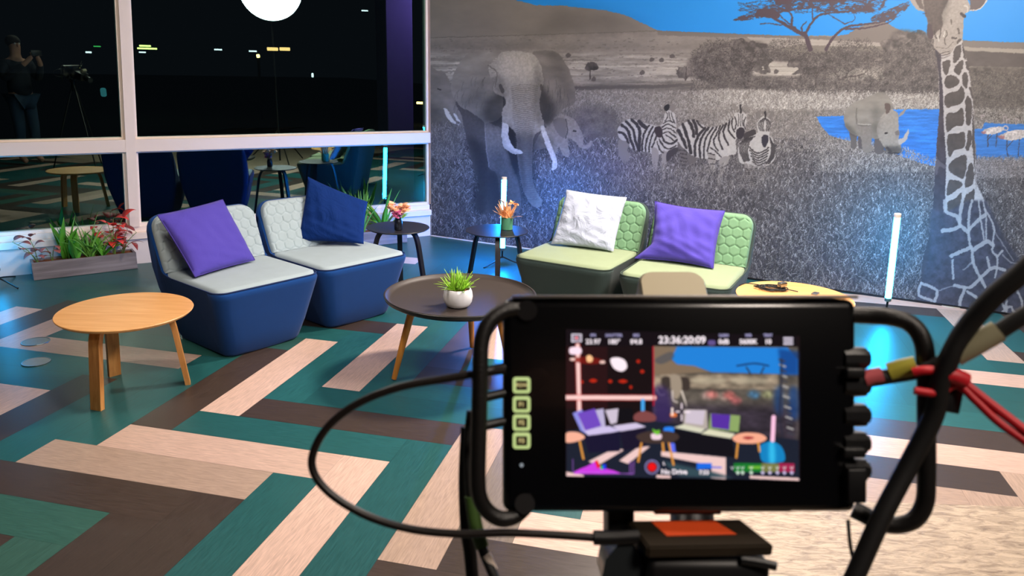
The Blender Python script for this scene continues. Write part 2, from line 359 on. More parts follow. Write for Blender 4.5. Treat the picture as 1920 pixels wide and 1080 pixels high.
    c.fill(R([(345, 440), (410, 480), (412, 560), (405, 615), (372, 612), (358, 540)]), (92, 87, 82)); c.fill(R([(430, 500), (470, 520), (465, 620), (430, 600)]), (84, 78, 76)); c.fill(R([(585, 500), (640, 540), (650, 655), (575, 645)]), (88, 82, 78))
    c.fill(R([(300, 360), (302, 300), (330, 250), (400, 200), (500, 160), (570, 125), (630, 108), (685, 130), (720, 190), (745, 262), (700, 420), (620, 520), (540, 525), (430, 505), (350, 470), (315, 420)]), rg, tex=n1, texa=.18)
    c.fill(R([(430, 400), (545, 420), (548, 560), (552, 640), (470, 640), (455, 540)]), (124, 117, 107), tex=n3, texa=.08)
    c.fill(R([(655, 300), (720, 262), (785, 300), (790, 400), (800, 470), (792, 520), (812, 590), (805, 648), (740, 660), (690, 650), (660, 600), (610, 520), (595, 440), (620, 360)]), (146, 139, 127), tex=n3, texa=.08)
    c.shade(R([(660, 600), (805, 600), (805, 660), (690, 655)]), .55, 3); c.shade(R([(300, 400), (340, 400), (430, 500), (350, 480)]), .75, 3); c.shade(R([(560, 260), (600, 220), (620, 400), (600, 500), (560, 520)]), .86, 4)
    c.stroke(R([(415, 260), (410, 340), (425, 400), (480, 412), (540, 410)]), 2.4, (98, 92, 84), .8); c.stroke(R([(425, 395), (540, 405)]), 2, (170, 163, 150), .8)
    c.fill(R([(668, 220), (690, 208), (715, 220), (722, 260), (684, 308)]), (92, 78, 70)); c.fill(R([(792, 322), (825, 280), (862, 258), (842, 300), (806, 326)]), (140, 132, 122))
    c.fill(R([(800, 585), (790, 540), (828, 520), (862, 470), (884, 445), (882, 490), (850, 550)]), (172, 165, 155)); c.fill(R([(755, 470), (790, 455), (802, 490), (770, 495)]), (110, 102, 96))
    c.stroke(R([(672, 480), (690, 480)]), 3, (40, 36, 34)); c.stroke(R([(690, 615), (720, 640)]), 5, (60, 54, 52)); c.stroke(R([(700, 655), (790, 658)]), 2.5, (50, 46, 46))
    # zebras
    Z = lambda pts: [(1140+x/5.818, 180+y/5.818) for x, y in pts]
    zl = (172, 166, 156); zd = (44, 39, 38)
    c.fill(Z([(120, 480), (225, 500), (215, 600), (250, 640), (210, 715), (190, 690), (185, 760), (150, 700), (115, 640)]), (120, 113, 105))
    c.fill(Z([(105, 370), (150, 300), (240, 250), (400, 290), (560, 330), (600, 270), (625, 190), (660, 158), (715, 170), (742, 260), (748, 400), (760, 500), (745, 570), (650, 610), (560, 640), (500, 625), (400, 605), (300, 590), (240, 560), (215, 500), (130, 470)]), zl, tex=n3, texa=.06)
    for p in ([(480, 570), (550, 600), (540, 780), (510, 835), (482, 780)], [(590, 600), (650, 620), (650, 720), (618, 800), (628, 900), (592, 880), (585, 740)]): c.fill(Z(p), (138, 131, 122))
    c.fill(Z([(640, 620), (740, 560), (770, 590), (700, 660), (640, 720)]), (60, 54, 52))
    for p, wd_ in [([(120, 395), (180, 420), (222, 510)], 28), ([(150, 318), (215, 375), (248, 480), (285, 575)], 30), ([(200, 280), (275, 370), (295, 470), (325, 580)], 30), ([(262, 262), (340, 350), (345, 450), (340, 590)], 34), ([(340, 280), (395, 330), (420, 345)], 44), ([(450, 320), (400, 400), (375, 500), (372, 600)], 20), ([(490, 335), (440, 420), (415, 520), (410, 600)], 18), ([(525, 345), (480, 430), (455, 520), (450, 605)], 17), ([(550, 400), (520, 450), (500, 520), (480, 560)], 16), ([(590, 440), (620, 500), (690, 520), (750, 480)], 20), ([(560, 470), (600, 540), (660, 580), (740, 540)], 16), ([(540, 500), (560, 580), (600, 620)], 12), ([(600, 300), (660, 270), (720, 290)], 12), ([(590, 340), (660, 310), (735, 350)], 13), ([(590, 370), (660, 350), (738, 400)], 13), ([(600, 410), (660, 390), (742, 450)], 14), ([(630, 430), (670, 450), (735, 500)], 14), ([(640, 180), (650, 230), (620, 270)], 9), ([(665, 175), (675, 240), (700, 280)], 9), ([(690, 180), (705, 240), (730, 300)], 9)]:
        c.stroke(Z(p), wd_/5.818, zd, .95)
    c.fill(Z([(510, 345), (560, 330), (592, 370), (590, 440), (540, 450), (512, 400)]), (52, 42, 40)); c.fill(Z([(610, 130), (640, 95), (668, 95), (665, 150), (630, 165)]), (36, 34, 33)); c.fill(Z([(672, 130), (690, 95), (722, 95), (732, 140), (705, 175)]), (120, 112, 104))
    # second zebra
    c.fill(Z([(770, 470), (860, 560), (860, 640), (980, 660), (930, 740), (880, 800), (870, 700), (850, 820), (810, 810), (790, 640)]), (96, 89, 84))
    c.fill(Z([(755, 420), (790, 330), (860, 280), (930, 265), (1030, 310), (1090, 340), (1200, 330), (1290, 290), (1370, 220), (1400, 180), (1500, 190), (1515, 260), (1500, 330), (1470, 460), (1400, 470), (1390, 520), (1400, 620), (1320, 650), (1230, 700), (1130, 690), (1000, 680), (900, 640), (850, 590), (810, 560), (770, 500)]), zl, tex=n3, texa=.06)
    for p in ([(1090, 620), (1170, 650), (1165, 780), (1145, 880), (1110, 850), (1100, 740)], [(1220, 680), (1330, 660), (1290, 760), (1250, 850), (1240, 960), (1195, 940), (1210, 800)]): c.fill(Z(p), (140, 133, 124))
    for p, wd_ in [([(770, 380), (800, 440), (850, 560)], 36), ([(815, 310), (850, 400), (880, 500), (905, 620)], 34), ([(880, 275), (920, 350), (935, 440)], 32), ([(930, 270), (960, 340), (965, 410)], 34), ([(970, 275), (1010, 330), (1040, 350)], 22), ([(1060, 350), (980, 440), (950, 540), (950, 650)], 28), ([(1100, 345), (1030, 440), (1000, 540), (1005, 670)], 24), ([(1145, 345), (1080, 440), (1050, 540), (1050, 680)], 20), ([(1185, 340), (1130, 440), (1100, 520), (1085, 600)], 18), ([(1225, 325), (1180, 430), (1150, 500), (1200, 600)], 16), ([(1260, 310), (1215, 400), (1210, 480), (1250, 580)], 18), ([(1290, 300), (1260, 380), (1270, 450), (1310, 530)], 22), ([(1330, 270), (1310, 340), (1330, 400), (1380, 460)], 20), ([(1360, 240), (1350, 320), (1380, 390)], 16), ([(1115, 560), (1170, 600), (1230, 660)], 14), ([(1090, 620), (1160, 640)], 12), ([(1095, 680), (1165, 690)], 12), ([(1100, 740), (1165, 745)], 12), ([(1250, 780), (1290, 760)], 10), ([(1380, 230), (1400, 300), (1385, 360)], 12), ([(1500, 230), (1480, 300), (1500, 360)], 12), ([(1420, 200), (1425, 280), (1415, 330)], 7), ([(1445, 190), (1445, 330)], 7), ([(1470, 200), (1465, 280), (1475, 330)], 7)]:
        c.stroke(Z(p), wd_/5.818, zd, .95)
    for k in range(6): c.stroke(Z([(790+k*3, 590+k*40), (860, 600+k*40)]), 2, zd, .8, False)
    c.fill(Z([(1395, 390), (1430, 345), (1478, 350), (1490, 400), (1465, 462), (1415, 465)]), (48, 42, 44))
    for sx_ in (0, 1): c.fill(Z([(1350+sx_*150, 85), (1385+sx_*130, 80), (1415+sx_*110, 130), (1400+sx_*110, 150), (1360+sx_*140, 130)]), (126, 119, 110))
    c.stroke(Z([(1445, 100), (1450, 180)]), 3.5, zd); 
    for k in range(6): c.stroke(Z([(1265+k*22, 300-k*22), (1240+k*26, 262-k*20)]), 3, (160, 154, 144), .9, False)
    # third zebra
    c.fill(Z([(1480, 430), (1540, 380), (1610, 370), (1600, 460), (1500, 500)]), (58, 52, 50))
    c.fill(Z([(1415, 620), (1430, 540), (1500, 470), (1590, 430), (1640, 400), (1770, 440), (1815, 520), (1830, 620), (1810, 700), (1750, 760), (1640, 790), (1520, 760), (1440, 720)]), zl, tex=n3, texa=.06)
    for p in ([(1490, 740), (1620, 780), (1620, 860), (1600, 960), (1540, 960), (1500, 850)], [(1650, 780), (1740, 760), (1720, 850), (1690, 920), (1650, 900)]): c.fill(Z(p), (124, 117, 110))
    for k in range(9): c.stroke(Z([(1495, 790+k*20), (1560, 800+k*20), (1620, 790+k*20)]), 2, zd, .85)
    for k in range(5): c.stroke(Z([(1655, 800+k*22), (1725, 790+k*22)]), 2, zd, .85, False)
    for k in range(7):
        o = k*17; c.stroke(Z([(1600-o*.9, 440+o*.2), (1545-o*.95, 500+o*.2), (1520-o*.8, 600), (1545-o*.6, 700+o*.2)]), 1.7, zd, .9)
        c.stroke(Z([(1765+o*.3, 450+o*.6), (1780+o*.45, 560), (1770+o*.4, 660), (1720+o*.4, 740)]), 1.7, zd, .75)
    for k in range(6): c.stroke(Z([(1540+k*8, 560+k*32), (1640, 625+k*26), (1755-k*6, 560+k*32)]), 2.4, zd, .9)
    c.fill(Z([(1630, 300), (1660, 240), (1710, 220), (1760, 250), (1780, 320), (1760, 420), (1745, 500), (1700, 555), (1670, 520), (1655, 440), (1635, 400)]), zl)
    for k in range(4):
        o = k*13; c.stroke(Z([(1710-o, 240+o*.6), (1690-o*1.2, 300), (1700-o, 380)]), 1.5, zd, .9); c.stroke(Z([(1712+o, 240+o*.6), (1732+o*1.1, 300), (1722+o, 380)]), 1.5, zd, .9)
    c.fill(Z([(1672, 470), (1690, 430), (1740, 430), (1750, 490), (1720, 555), (1690, 550)]), (46, 42, 48))
    for p in ([(1620, 190), (1630, 160), (1655, 175), (1675, 230), (1640, 235)], [(1815, 195), (1805, 160), (1775, 175), (1755, 235), (1790, 235)]): c.fill(Z(p), (112, 105, 98))
    c.stroke(Z([(1715, 170), (1715, 250)]), 3.2, zd)
    c.blades(1500, lambda u: 1150+310*u, lambda u: 314+45*u, lambda y: 0*y+12, (0, .35), [(120, 113, 106), (84, 78, 75), (150, 143, 136), (70, 65, 63)], .8, ok=lambda x, y: y > 296)
    # elephants
    E = lambda pts: [(820+x/3.6, 80+y/3.6) for x, y in pts]
    c.fill(E([(-90, 180), (0, 188), (45, 200), (75, 245), (105, 330), (125, 400), (165, 440), (170, 640), (100, 700), (-90, 640)]), (122, 114, 104), tex=n1, texa=.25)
    c.shade(E([(-90, 400), (40, 420), (120, 520), (150, 700), (-90, 700)]), .78, 8); c.stroke(E([(5, 310), (20, 318)]), 3, (60, 54, 50))
    for p in ([(42, 445), (62, 500), (98, 540), (148, 558), (108, 518), (72, 462), (56, 445)], [(108, 480), (125, 515), (162, 545), (140, 510), (118, 480)]): c.fill(E(p), (206, 200, 188))
    c.blades(900, lambda u: 797+70*u, lambda u: 240+60*u, lambda y: 0*y+12, (0, .5), [(110, 103, 98), (80, 74, 72), (140, 133, 126)], .7)
    # baby
    c.fill(E([(650, 722), (650, 650), (680, 610), (730, 570), (790, 505), (860, 488), (925, 520), (965, 585), (985, 640), (985, 688), (1012, 692), (1032, 662), (1045, 668), (1030, 700), (992, 716), (960, 702), (930, 668), (882, 652), (892, 765), (850, 760), (820, 700), (800, 745), (735, 715)]), (136, 128, 117), tex=n3, texa=.12)
    c.fill(E([(785, 520), (850, 510), (872, 560), (862, 640), (820, 620), (790, 570)]), (112, 104, 96)); c.stroke(E([(868, 520), (880, 590), (866, 645)]), 2, (60, 55, 52), .8); c.stroke(E([(918, 596), (932, 598)]), 3, (50, 45, 42)); c.shade(E([(650, 640), (760, 640), (780, 740), (650, 730)]), .75, 4)
    # body and legs of the big elephant
    c.fill(E([(130, 380), (330, 300), (640, 300), (735, 540), (690, 620), (560, 900), (560, 1130), (270, 1130), (285, 960), (240, 830), (195, 640), (165, 500)]), (84, 78, 74), tex=n3, texa=.08)
    c.shade(E([(200, 640), (330, 740), (330, 1130), (250, 1130), (250, 840)]), .62, 6)
    c.fill(E([(320, 530), (360, 545), (460, 600), (470, 700), (505, 830), (545, 930), (560, 1130), (440, 1130), (405, 900), (350, 840), (325, 680)]), (116, 108, 101), tex=n3, texa=.14)
    c.shade(E([(440, 560), (530, 600), (545, 900), (500, 830), (465, 720)]), .55, 3); c.shade(E([(350, 880), (410, 900), (440, 1130), (350, 1130)]), .7, 6)
    c.shade(E([(340, 760), (480, 760), (570, 1120), (430, 1120)]), .68, 12)
    c.stroke(E([(322, 535), (330, 700), (350, 840)]), 1.5, (150, 143, 134), .6)
    # ears
    c.fill(E([(430, 68), (350, 60), (250, 62), (190, 88), (150, 140), (110, 210), (90, 290), (100, 350), (132, 400), (165, 440), (230, 470), (310, 530), (330, 545), (430, 500), (440, 360), (390, 300), (345, 160)]), (134, 126, 115), tex=n1, texa=.2)
    c.fill(E([(640, 72), (700, 54), (790, 58), (850, 115), (895, 200), (922, 280), (932, 370), (915, 420), (880, 432), (800, 490), (770, 545), (725, 558), (690, 420), (715, 300), (700, 160)]), (118, 110, 101), tex=n1, texa=.22)
    c.shade(E([(330, 400), (440, 330), (470, 500), (430, 560), (320, 530)]), .55, 7); c.shade(E([(150, 420), (310, 300), (330, 540), (230, 480)]), .85, 8); c.shade(E([(200, 90), (400, 80), (350, 160), (180, 170)]), 1.1, 8)
    c.shade(E([(690, 300), (760, 360), (800, 480), (740, 560), (700, 520)]), .55, 6); c.shade(E([(760, 80), (880, 200), (920, 400), (830, 300)]), .85, 8); c.shade(E([(640, 90), (760, 60), (720, 140)]), 1.15, 6)
    for k in range(26):
        x = c.r.uniform(120, 330); y = c.r.uniform(230, 440); c.stroke(E([(x, y), (x-12, y+30), (x-10, y+62)]), 1.1, (90, 83, 77), .5)
        x = c.r.uniform(740, 890); y = c.r.uniform(250, 420); c.stroke(E([(x, y), (x+5, y+40), (x-6, y+80)]), 1.1, (80, 74, 69), .5)
    # head and trunk
    c.fill(E([(430, 68), (520, 54), (600, 68), (650, 80), (700, 160), (716, 260), (702, 330), (690, 420), (712, 520), (722, 575), (690, 600), (655, 630), (642, 720), (640, 800), (642, 900), (665, 1000), (705, 1062), (690, 1110), (640, 1100), (600, 1040), (570, 960), (550, 850), (537, 750), (530, 620), (480, 562), (438, 545), (440, 450), (465, 400), (440, 362), (392, 342), (380, 300), (400, 220), (345, 160), (400, 110)]), (156, 147, 134), tex=n3, texa=.1)
    c.shade(E([(440, 80), (640, 80), (690, 230), (560, 250), (430, 230)]), 1.18, 10); c.shade(E([(660, 140), (716, 260), (700, 420), (715, 560), (660, 500), (650, 300)]), .78, 5); c.shade(E([(400, 220), (450, 260), (460, 380), (392, 340)]), .8, 4)
    c.shade(E([(530, 640), (560, 640), (600, 1000), (560, 950)]), .72, 3); c.shade(E([(620, 640), (650, 640), (660, 980), (620, 900)]), .8, 3); c.shade(E([(525, 640), (650, 640), (650, 900), (710, 1100), (590, 1080)]), .62, 10); c.shade(E([(440, 540), (500, 560), (530, 680), (480, 640)]), .8, 3)
    for k in range(34):
        y = 290+k*13; t = k/34; xl = 500+t*30; xr = 680-t*45; c.stroke(E([(xl, y+8), ((xl+xr)/2, y-9+t*4), (xr, y+8)]), 1.2, (88, 81, 74), .55)
    for k in range(22):
        y = 740+k*15; xc = 590+max(0, k-9)*3.2; c.stroke(E([(xc-48, y), (xc, y+4), (xc+46, y)]), 1.1, (72, 66, 62), .5)
    c.stroke(E([(425, 290), (440, 330)]), 7, (70, 64, 58), .8); c.stroke(E([(700, 290), (706, 320)]), 5, (74, 68, 62), .8); c.stroke(E([(345, 155), (400, 200), (390, 300)]), 2, (88, 80, 74), .6)
    c.fill(E([(440, 548), (462, 542), (482, 560), (478, 620), (492, 670), (525, 712), (572, 733), (570, 752), (510, 748), (455, 712), (434, 640)]), (196, 189, 176), tex=n3, texa=.1)
    c.fill(E([(697, 572), (718, 562), (742, 620), (776, 705), (806, 785), (808, 835), (775, 862), (776, 800), (742, 715), (708, 625)]), (198, 192, 180), tex=n3, texa=.14)
    c.shade(E([(440, 600), (470, 700), (560, 752), (500, 750), (440, 700)]), .85, 2)
    # giraffe
    A = lambda pts: [(1660+x/5.4, y/5.4) for x, y in pts]; B = lambda pts: [(1700+x/4.909, 180+y/4.909) for x, y in pts]; G = lambda pts: [(1680+x/4.909, 380+y/4.909) for x, y in pts]
    body = [(1753, 80), (1758, 96), (1759, 130), (1761, 200), (1760, 221), (1756, 272), (1753, 312), (1751, 353), (1748, 400), (1745, 431), (1739, 461), (1731, 482), (1727, 523), (1722, 545), (1720, 640), (1990, 640), (1990, 600), (1930, 525), (1900, 488), (1882, 457), (1863, 421), (1850, 385), (1831, 345), (1830, 323), (1828, 272), (1826, 231), (1825, 200), (1821, 163), (1817, 133), (1812, 111), (1804, 74)]
    gl = (172, 166, 160); gd = (76, 69, 64)
    c.fill(body, gl, sm=False, tex=n2, texa=.08)
    c.fill([(1753, 90), (1764, 100), (1764, 130), (1768, 170), (1770, 240), (1774, 300), (1772, 360), (1766, 410), (1700, 640), (1722, 545), (1727, 523), (1731, 482), (1745, 431), (1751, 353), (1756, 272), (1761, 200), (1759, 130)], (62, 55, 60), tex=nf, texa=.2)
    for p in ([(690, 640), (685, 580), (700, 500), (765, 450), (765, 540), (740, 600)], [(575, 650), (600, 620), (655, 610), (655, 680), (620, 760), (590, 730)], [(690, 710), (740, 630), (790, 610), (780, 690), (755, 755), (720, 745)], [(600, 820), (620, 770), (680, 760), (745, 800), (740, 850), (660, 895), (610, 880)], [(780, 760), (810, 730), (840, 770), (835, 860), (820, 900), (785, 850)], [(600, 980), (650, 940), (730, 920), (770, 870), (800, 930), (800, 1000), (760, 1050), (700, 1070), (640, 1080), (600, 1060)], [(820, 1000), (840, 970), (870, 1040), (880, 1100), (815, 1100)], [(780, 430), (795, 480), (815, 580), (800, 600), (785, 520)], [(812, 620), (840, 640), (850, 720), (820, 690)], [(850, 880), (875, 900), (888, 1000), (860, 950)]): c.fill(A(p), gd, tex=nf, texa=.15)
    for p in ([(360, 0), (520, -10), (512, 40), (440, 75), (370, 110)], [(365, 170), (450, 150), (515, 110), (522, 260), (440, 280), (370, 330)], [(542, 30), (590, 20), (600, 100), (590, 250), (547, 260), (542, 120)], [(375, 370), (470, 345), (530, 330), (542, 400), (520, 480), (440, 500), (390, 560)], [(562, 330), (590, 320), (600, 400), (570, 500), (542, 480), (557, 400)], [(385, 640), (440, 580), (540, 540), (555, 600), (530, 750), (460, 740), (400, 700)], [(570, 640), (610, 630), (617, 790), (560, 840), (532, 820)], [(385, 790), (410, 770), (500, 790), (510, 830), (440, 880), (375, 920), (370, 860)], [(380, 970), (450, 940), (505, 890), (500, 980), (480, 1080), (390, 1090), (375, 1010)], [(530, 940), (600, 870), (622, 860), (620, 950), (590, 1050), (570, 1090), (525, 1090)], [(605, 120), (618, 250), (628, 450), (632, 700), (640, 860), (625, 700), (608, 500), (600, 420), (604, 300)]): c.fill(B(p), gd, tex=nf, texa=.15)
    c.fill(B([(270, 560), (300, 600), (360, 640), (350, 670), (300, 650), (280, 720), (265, 700)]), (104, 97, 98), .6); 
    c.fill(G([(320, 60), (460, 90), (660, -20), (830, -20), (1000, 330), (1300, 760), (1400, 1150), (150, 1150), (200, 850), (300, 500)]), (64, 62, 70), sm=False, blur=2, tex=nf, texa=.3)
    for p, w_ in [([(450, -20), (460, 80), (560, 130), (590, 200), (660, 270)], 34), ([(610, -20), (590, 120), (585, 220)], 30), ([(430, 258), (520, 250), (590, 215)], 38), ([(700, -20), (670, 120), (670, 250), (680, 380), (700, 430)], 24), ([(700, 430), (710, 550), (740, 620), (820, 775)], 28), ([(670, 250), (760, 160), (820, 110)], 32), ([(760, -20), (780, 150), (810, 340)], 14), ([(800, -20), (825, 100), (830, 200), (830, 350)], 13), ([(505, 490), (600, 450), (690, 410)], 36), ([(720, 430), (830, 360), (890, 390)], 38), ([(820, 60), (900, 220), (890, 380), (890, 450), (930, 500), (930, 600), (910, 690)], 17), ([(900, 250), (980, 380), (1080, 530)], 10), ([(840, 500), (860, 600)], 22), ([(930, 500), (980, 440)], 20), ([(540, 760), (640, 780), (700, 770), (780, 690), (870, 610), (930, 600), (1000, 620)], 30), ([(640, 780), (590, 900), (590, 970)], 30), ([(660, 820), (740, 870)], 26), ([(230, 740), (330, 780), (380, 820), (350, 920)], 26), ([(230, 740), (210, 850), (330, 900)], 24), ([(820, 940), (880, 950), (930, 880), (1000, 970), (980, 1010)], 26), ([(1020, 1030), (1020, 850), (1100, 790), (1140, 700), (1300, 690)], 20), ([(1100, 790), (1150, 880), (1170, 1000)], 20), ([(1000, 970), (1060, 960), (1100, 1010), (1300, 1000)], 22), ([(520, 530), (525, 700)], 20), ([(700, 550), (620, 620)], 12), ([(380, 820), (450, 790), (540, 760)], 10), ([(1020, 780), (1030, 850)], 16), ([(980, 480), (1060, 550), (1160, 560)], 12), ([(1170, 560), (1260, 700), (1330, 860)], 18), ([(930, 840), (930, 880)], 16)]:
        c.stroke(G(p), w_/4.909, (160, 156, 152), .9 if w_ > 12 else .6)
    # head
    for p, col in (([(240, -60), (262, 20), (310, 88), (370, 115), (425, 100), (445, 40), (420, -60)], (150, 142, 132)), ([(300, -60), (320, 40), (370, 95), (420, 80), (430, 20), (400, -60)], (92, 82, 76)), ([(850, -60), (862, 20), (862, 110), (950, 92), (1012, 30), (1060, -60)], (88, 78, 76))): c.fill(A(p), col)
    c.stroke(A([(862, 108), (950, 92), (1012, 30), (1050, -40)]), 2, (190, 184, 176))
    c.fill(A([(400, -60), (400, 130), (425, 200), (428, 300), (450, 380), (490, 400), (490, 470), (530, 522), (600, 560), (665, 540), (720, 450), (775, 400), (790, 250), (802, 150), (850, 110), (856, 50), (830, 0), (820, -60)]), (150, 142, 132), tex=n3, texa=.1)
    c.fill(A([(400, -60), (400, 130), (425, 200), (428, 300), (450, 385), (520, 320), (580, 260), (575, 150), (610, 60), (640, -60)]), (84, 74, 68), tex=n3, texa=.12, blur=1)
    c.fill(A([(427, 250), (470, 260), (480, 380), (430, 378)]), (72, 58, 60)); c.shade(A([(580, 260), (640, 100), (660, -40), (600, -40), (560, 200)]), .82, 4)
    for p, w_, col in [([(500, 310), (500, 350), (520, 390)], 14, (60, 52, 48)), ([(560, 290), (560, 330), (545, 390)], 12, (64, 56, 52)), ([(620, 310), (630, 350), (600, 390), (610, 450)], 10, (70, 62, 56)), ([(600, 320), (590, 370)], 10, (196, 190, 180)), ([(530, 350), (540, 420)], 9, (186, 180, 170)), ([(665, 200), (670, 245)], 14, (88, 80, 72)), ([(740, 290), (745, 340)], 22, (82, 74, 68)), ([(675, 385), (720, 385)], 18, (72, 64, 60)), ([(730, 430), (755, 400)], 22, (76, 68, 62)), ([(770, 140), (800, 165)], 30, (44, 38, 38)), ([(500, 470), (620, 490), (690, 420)], 5, (90, 82, 76)), ([(540, 545), (600, 530), (655, 515)], 9, (80, 72, 68)), ([(545, 570), (610, 555), (655, 535)], 8, (76, 68, 64)), ([(550, 595), (610, 580), (650, 560)], 8, (88, 80, 75)), ([(380, 140), (415, 135)], 10, (58, 42, 46)), ([(800, 60), (835, 70), (825, 130)], 12, (188, 182, 172))]: c.stroke(A(p), w_/5.4, col, .9)
    # slight raggedness, as print grain softens every outline
    wx = c.noise(5, 5, 2)*1.5+c.noise(2.5, 2.5, 1)*.8; wy = c.noise(5, 5, 2)*1.5+c.noise(2.5, 2.5, 1)*.8
    J, I = np.meshgrid(np.arange(c.Hh), np.arange(c.W), indexing='ij')
    c.C = c.C[np.clip((J+wy).round().astype(int), 0, c.Hh-1), np.clip((I+wx).round().astype(int), 0, c.W-1)]
    return c

def paint_screen():
    """the live picture shown on the monitor"""
    c = Canvas(1060, 616, 1502, 902, 1.5, 3)
    n = c.noise(20, 10, 3); nf = c.noise(5, 5, 2)
    V = lambda pts: [(1050+x*470/1586, 600+y*470/1586) for x, y in pts]
    c.C[:] = np.array([20, 8, 12])/255
    f = lambda p, col, a=1., **k: c.fill(V(p), col, a, **k)
    f([(30, 60), (1500, 60), (1500, 165), (30, 165)], (14, 6, 14), sm=False)
    f([(590, 165), (1505, 170), (1512, 1010), (590, 900)], (92, 84, 76), sm=False, tex=n, texa=.35)
    f([(700, 168), (1440, 175), (1505, 250), (1505, 345), (960, 330), (850, 290), (740, 280), (700, 240)], (30, 128, 215), sm=False)
    f([(1380, 180), (1510, 200), (1505, 350), (1400, 345)], (14, 60, 130), .8, sm=False, blur=3)
    f([(590, 165), (740, 170), (700, 250), (740, 280), (850, 290), (950, 330), (590, 350)], (128, 108, 88), sm=False)
    f([(600, 250), (700, 200), (720, 240), (640, 280)], (70, 74, 86), .6)
    f([(590, 345), (1380, 345), (1380, 440), (590, 430)], (140, 124, 106), sm=False, tex=n, texa=.5)
    f([(850, 365), (1030, 370), (1030, 400), (850, 400)], (190, 176, 150), .7, blur=3); f([(1100, 365), (1300, 375), (1300, 400), (1100, 400)], (180, 168, 144), .7, blur=3)
    for p in ([(640, 370), (690, 360), (700, 420), (660, 440)], [(760, 365), (815, 370), (820, 440), (775, 440)]): f(p, (62, 52, 48), blur=1)
    f([(700, 350), (760, 360), (770, 440), (740, 500), (710, 470)], (158, 142, 124))
    for p in ([(612, 440), (635, 475), (660, 470)], [(710, 450), (715, 505), (742, 520)], [(770, 450), (790, 510), (800, 545)]): c.stroke(V(p), 3, (225, 210, 196))
    for x, y, col in ((930, 480, (168, 140, 132)), (1040, 490, (165, 138, 128)), (1110, 510, (190, 100, 100)), (960, 470, (190, 110, 104)), (1070, 475, (200, 105, 100)), (1310, 470, (150, 150, 110)), (1225, 470, (70, 120, 160))): f([(x-40, y), (x, y-25), (x+40, y), (x+10, y+30)], col, .8, blur=3, tex=nf, texa=.4)
    f([(590, 540), (1500, 540), (1510, 800), (590, 780)], (46, 38, 52), .85, sm=False, blur=8, tex=n, texa=.4); f([(600, 430), (690, 450), (700, 640), (600, 640)], (52, 36, 92), .8, blur=5)
    f([(1360, 440), (1410, 430), (1400, 600), (1360, 560)], (20, 60, 120), .7, blur=4); f([(1450, 440), (1505, 440), (1505, 620), (1450, 600)], (22, 64, 130), .7, blur=4)
    c.stroke(V([(1120, 290), (1230, 275), (1320, 290)]), 3, (20, 46, 92)); c.stroke(V([(1180, 300), (1205, 340)]), 3, (40, 50, 70)); c.stroke(V([(1290, 300), (1270, 340)]), 3, (40, 50, 70))
    for k in range(15):
        y = 250+k*33; x = 1405+k*4.0; c.stroke(V([(x-18, y), (x+16, y+12)]), 3.4, (176, 172, 170) if k % 2 else (60, 60, 70), .9, False)
    c.stroke(V([(1400, 250), (1400, 420), (1390, 600), (1410, 740)]), 5, (40, 40, 56), .6)
    # windows
    f([(40, 165), (300, 170), (300, 560), (40, 560)], (40, 12, 16), .9, sm=False)
    for p, w_ in (([(112, 160), (122, 580)], 7), ([(40, 490), (595, 492)], 8)):
        c.stroke(V(p), w_+3.5, (230, 60, 60), .6, False); c.stroke(V(p), w_, (250, 206, 200), 1, False)
    c.stroke(V([(590, 170), (592, 540)]), 2.5, (190, 16, 46), 1, False)
    f([(65, 175), (130, 175), (130, 215), (65, 215)], (255, 225, 240)); f([(318, 250), (360, 236), (410, 255), (424, 300), (390, 326), (340, 305)], (255, 236, 244))
    f([(60, 250), (180, 232), (285, 262), (180, 280)], (130, 22, 14), .8); f([(168, 230), (190, 222), (208, 240), (200, 265), (172, 264)], (255, 196, 140))
    for x, y in ((80, 248), (268, 266)): f([(x-14, y-6), (x+14, y-8), (x+14, y+8), (x-14, y+8)], (240, 200, 190))
    for x, y, w_ in ((210, 384, 26), (398, 388, 30), (318, 388, 14), (520, 326, 14), (495, 262, 12), (448, 425, 10), (140, 392, 8)): f([(x-w_, y), (x, y-12), (x+w_, y), (x, y+12)], (205, 40, 16), .9)
    c.stroke(V([(524, 510), (524, 600)]), 7, (70, 165, 235), 1, False)
    # floor
    f([(40, 700), (590, 640), (1510, 760), (1515, 1015), (40, 990)], (24, 30, 46), sm=False)
    for p in ([(180, 895), (340, 815), (410, 820), (240, 920)], [(375, 890), (500, 800), (570, 800), (430, 910)], [(640, 830), (1050, 870), (1050, 1010), (955, 1000), (960, 920), (640, 860)], [(610, 980), (700, 985), (700, 1002), (610, 1000)], [(40, 960), (150, 980), (150, 992), (40, 988)], [(1200, 985), (1510, 1000), (1515, 1018), (1200, 1002)]): f(p, (238, 200, 196), sm=False)
    f([(640, 890), (960, 960), (1100, 1000), (760, 990)], (50, 74, 84), sm=False, blur=2); f([(1270, 790), (1340, 770), (1400, 800), (1425, 870), (1400, 900), (1290, 900), (1265, 850)], (14, 128, 190)); f([(1325, 775), (1355, 775), (1360, 900), (1325, 900)], (60, 200, 245), .8, blur=3)
    f([(700, 780), (740, 790), (745, 830), (705, 830)], (90, 110, 240)); f([(660, 680), (720, 680), (720, 720), (665, 720)], (40, 130, 240))
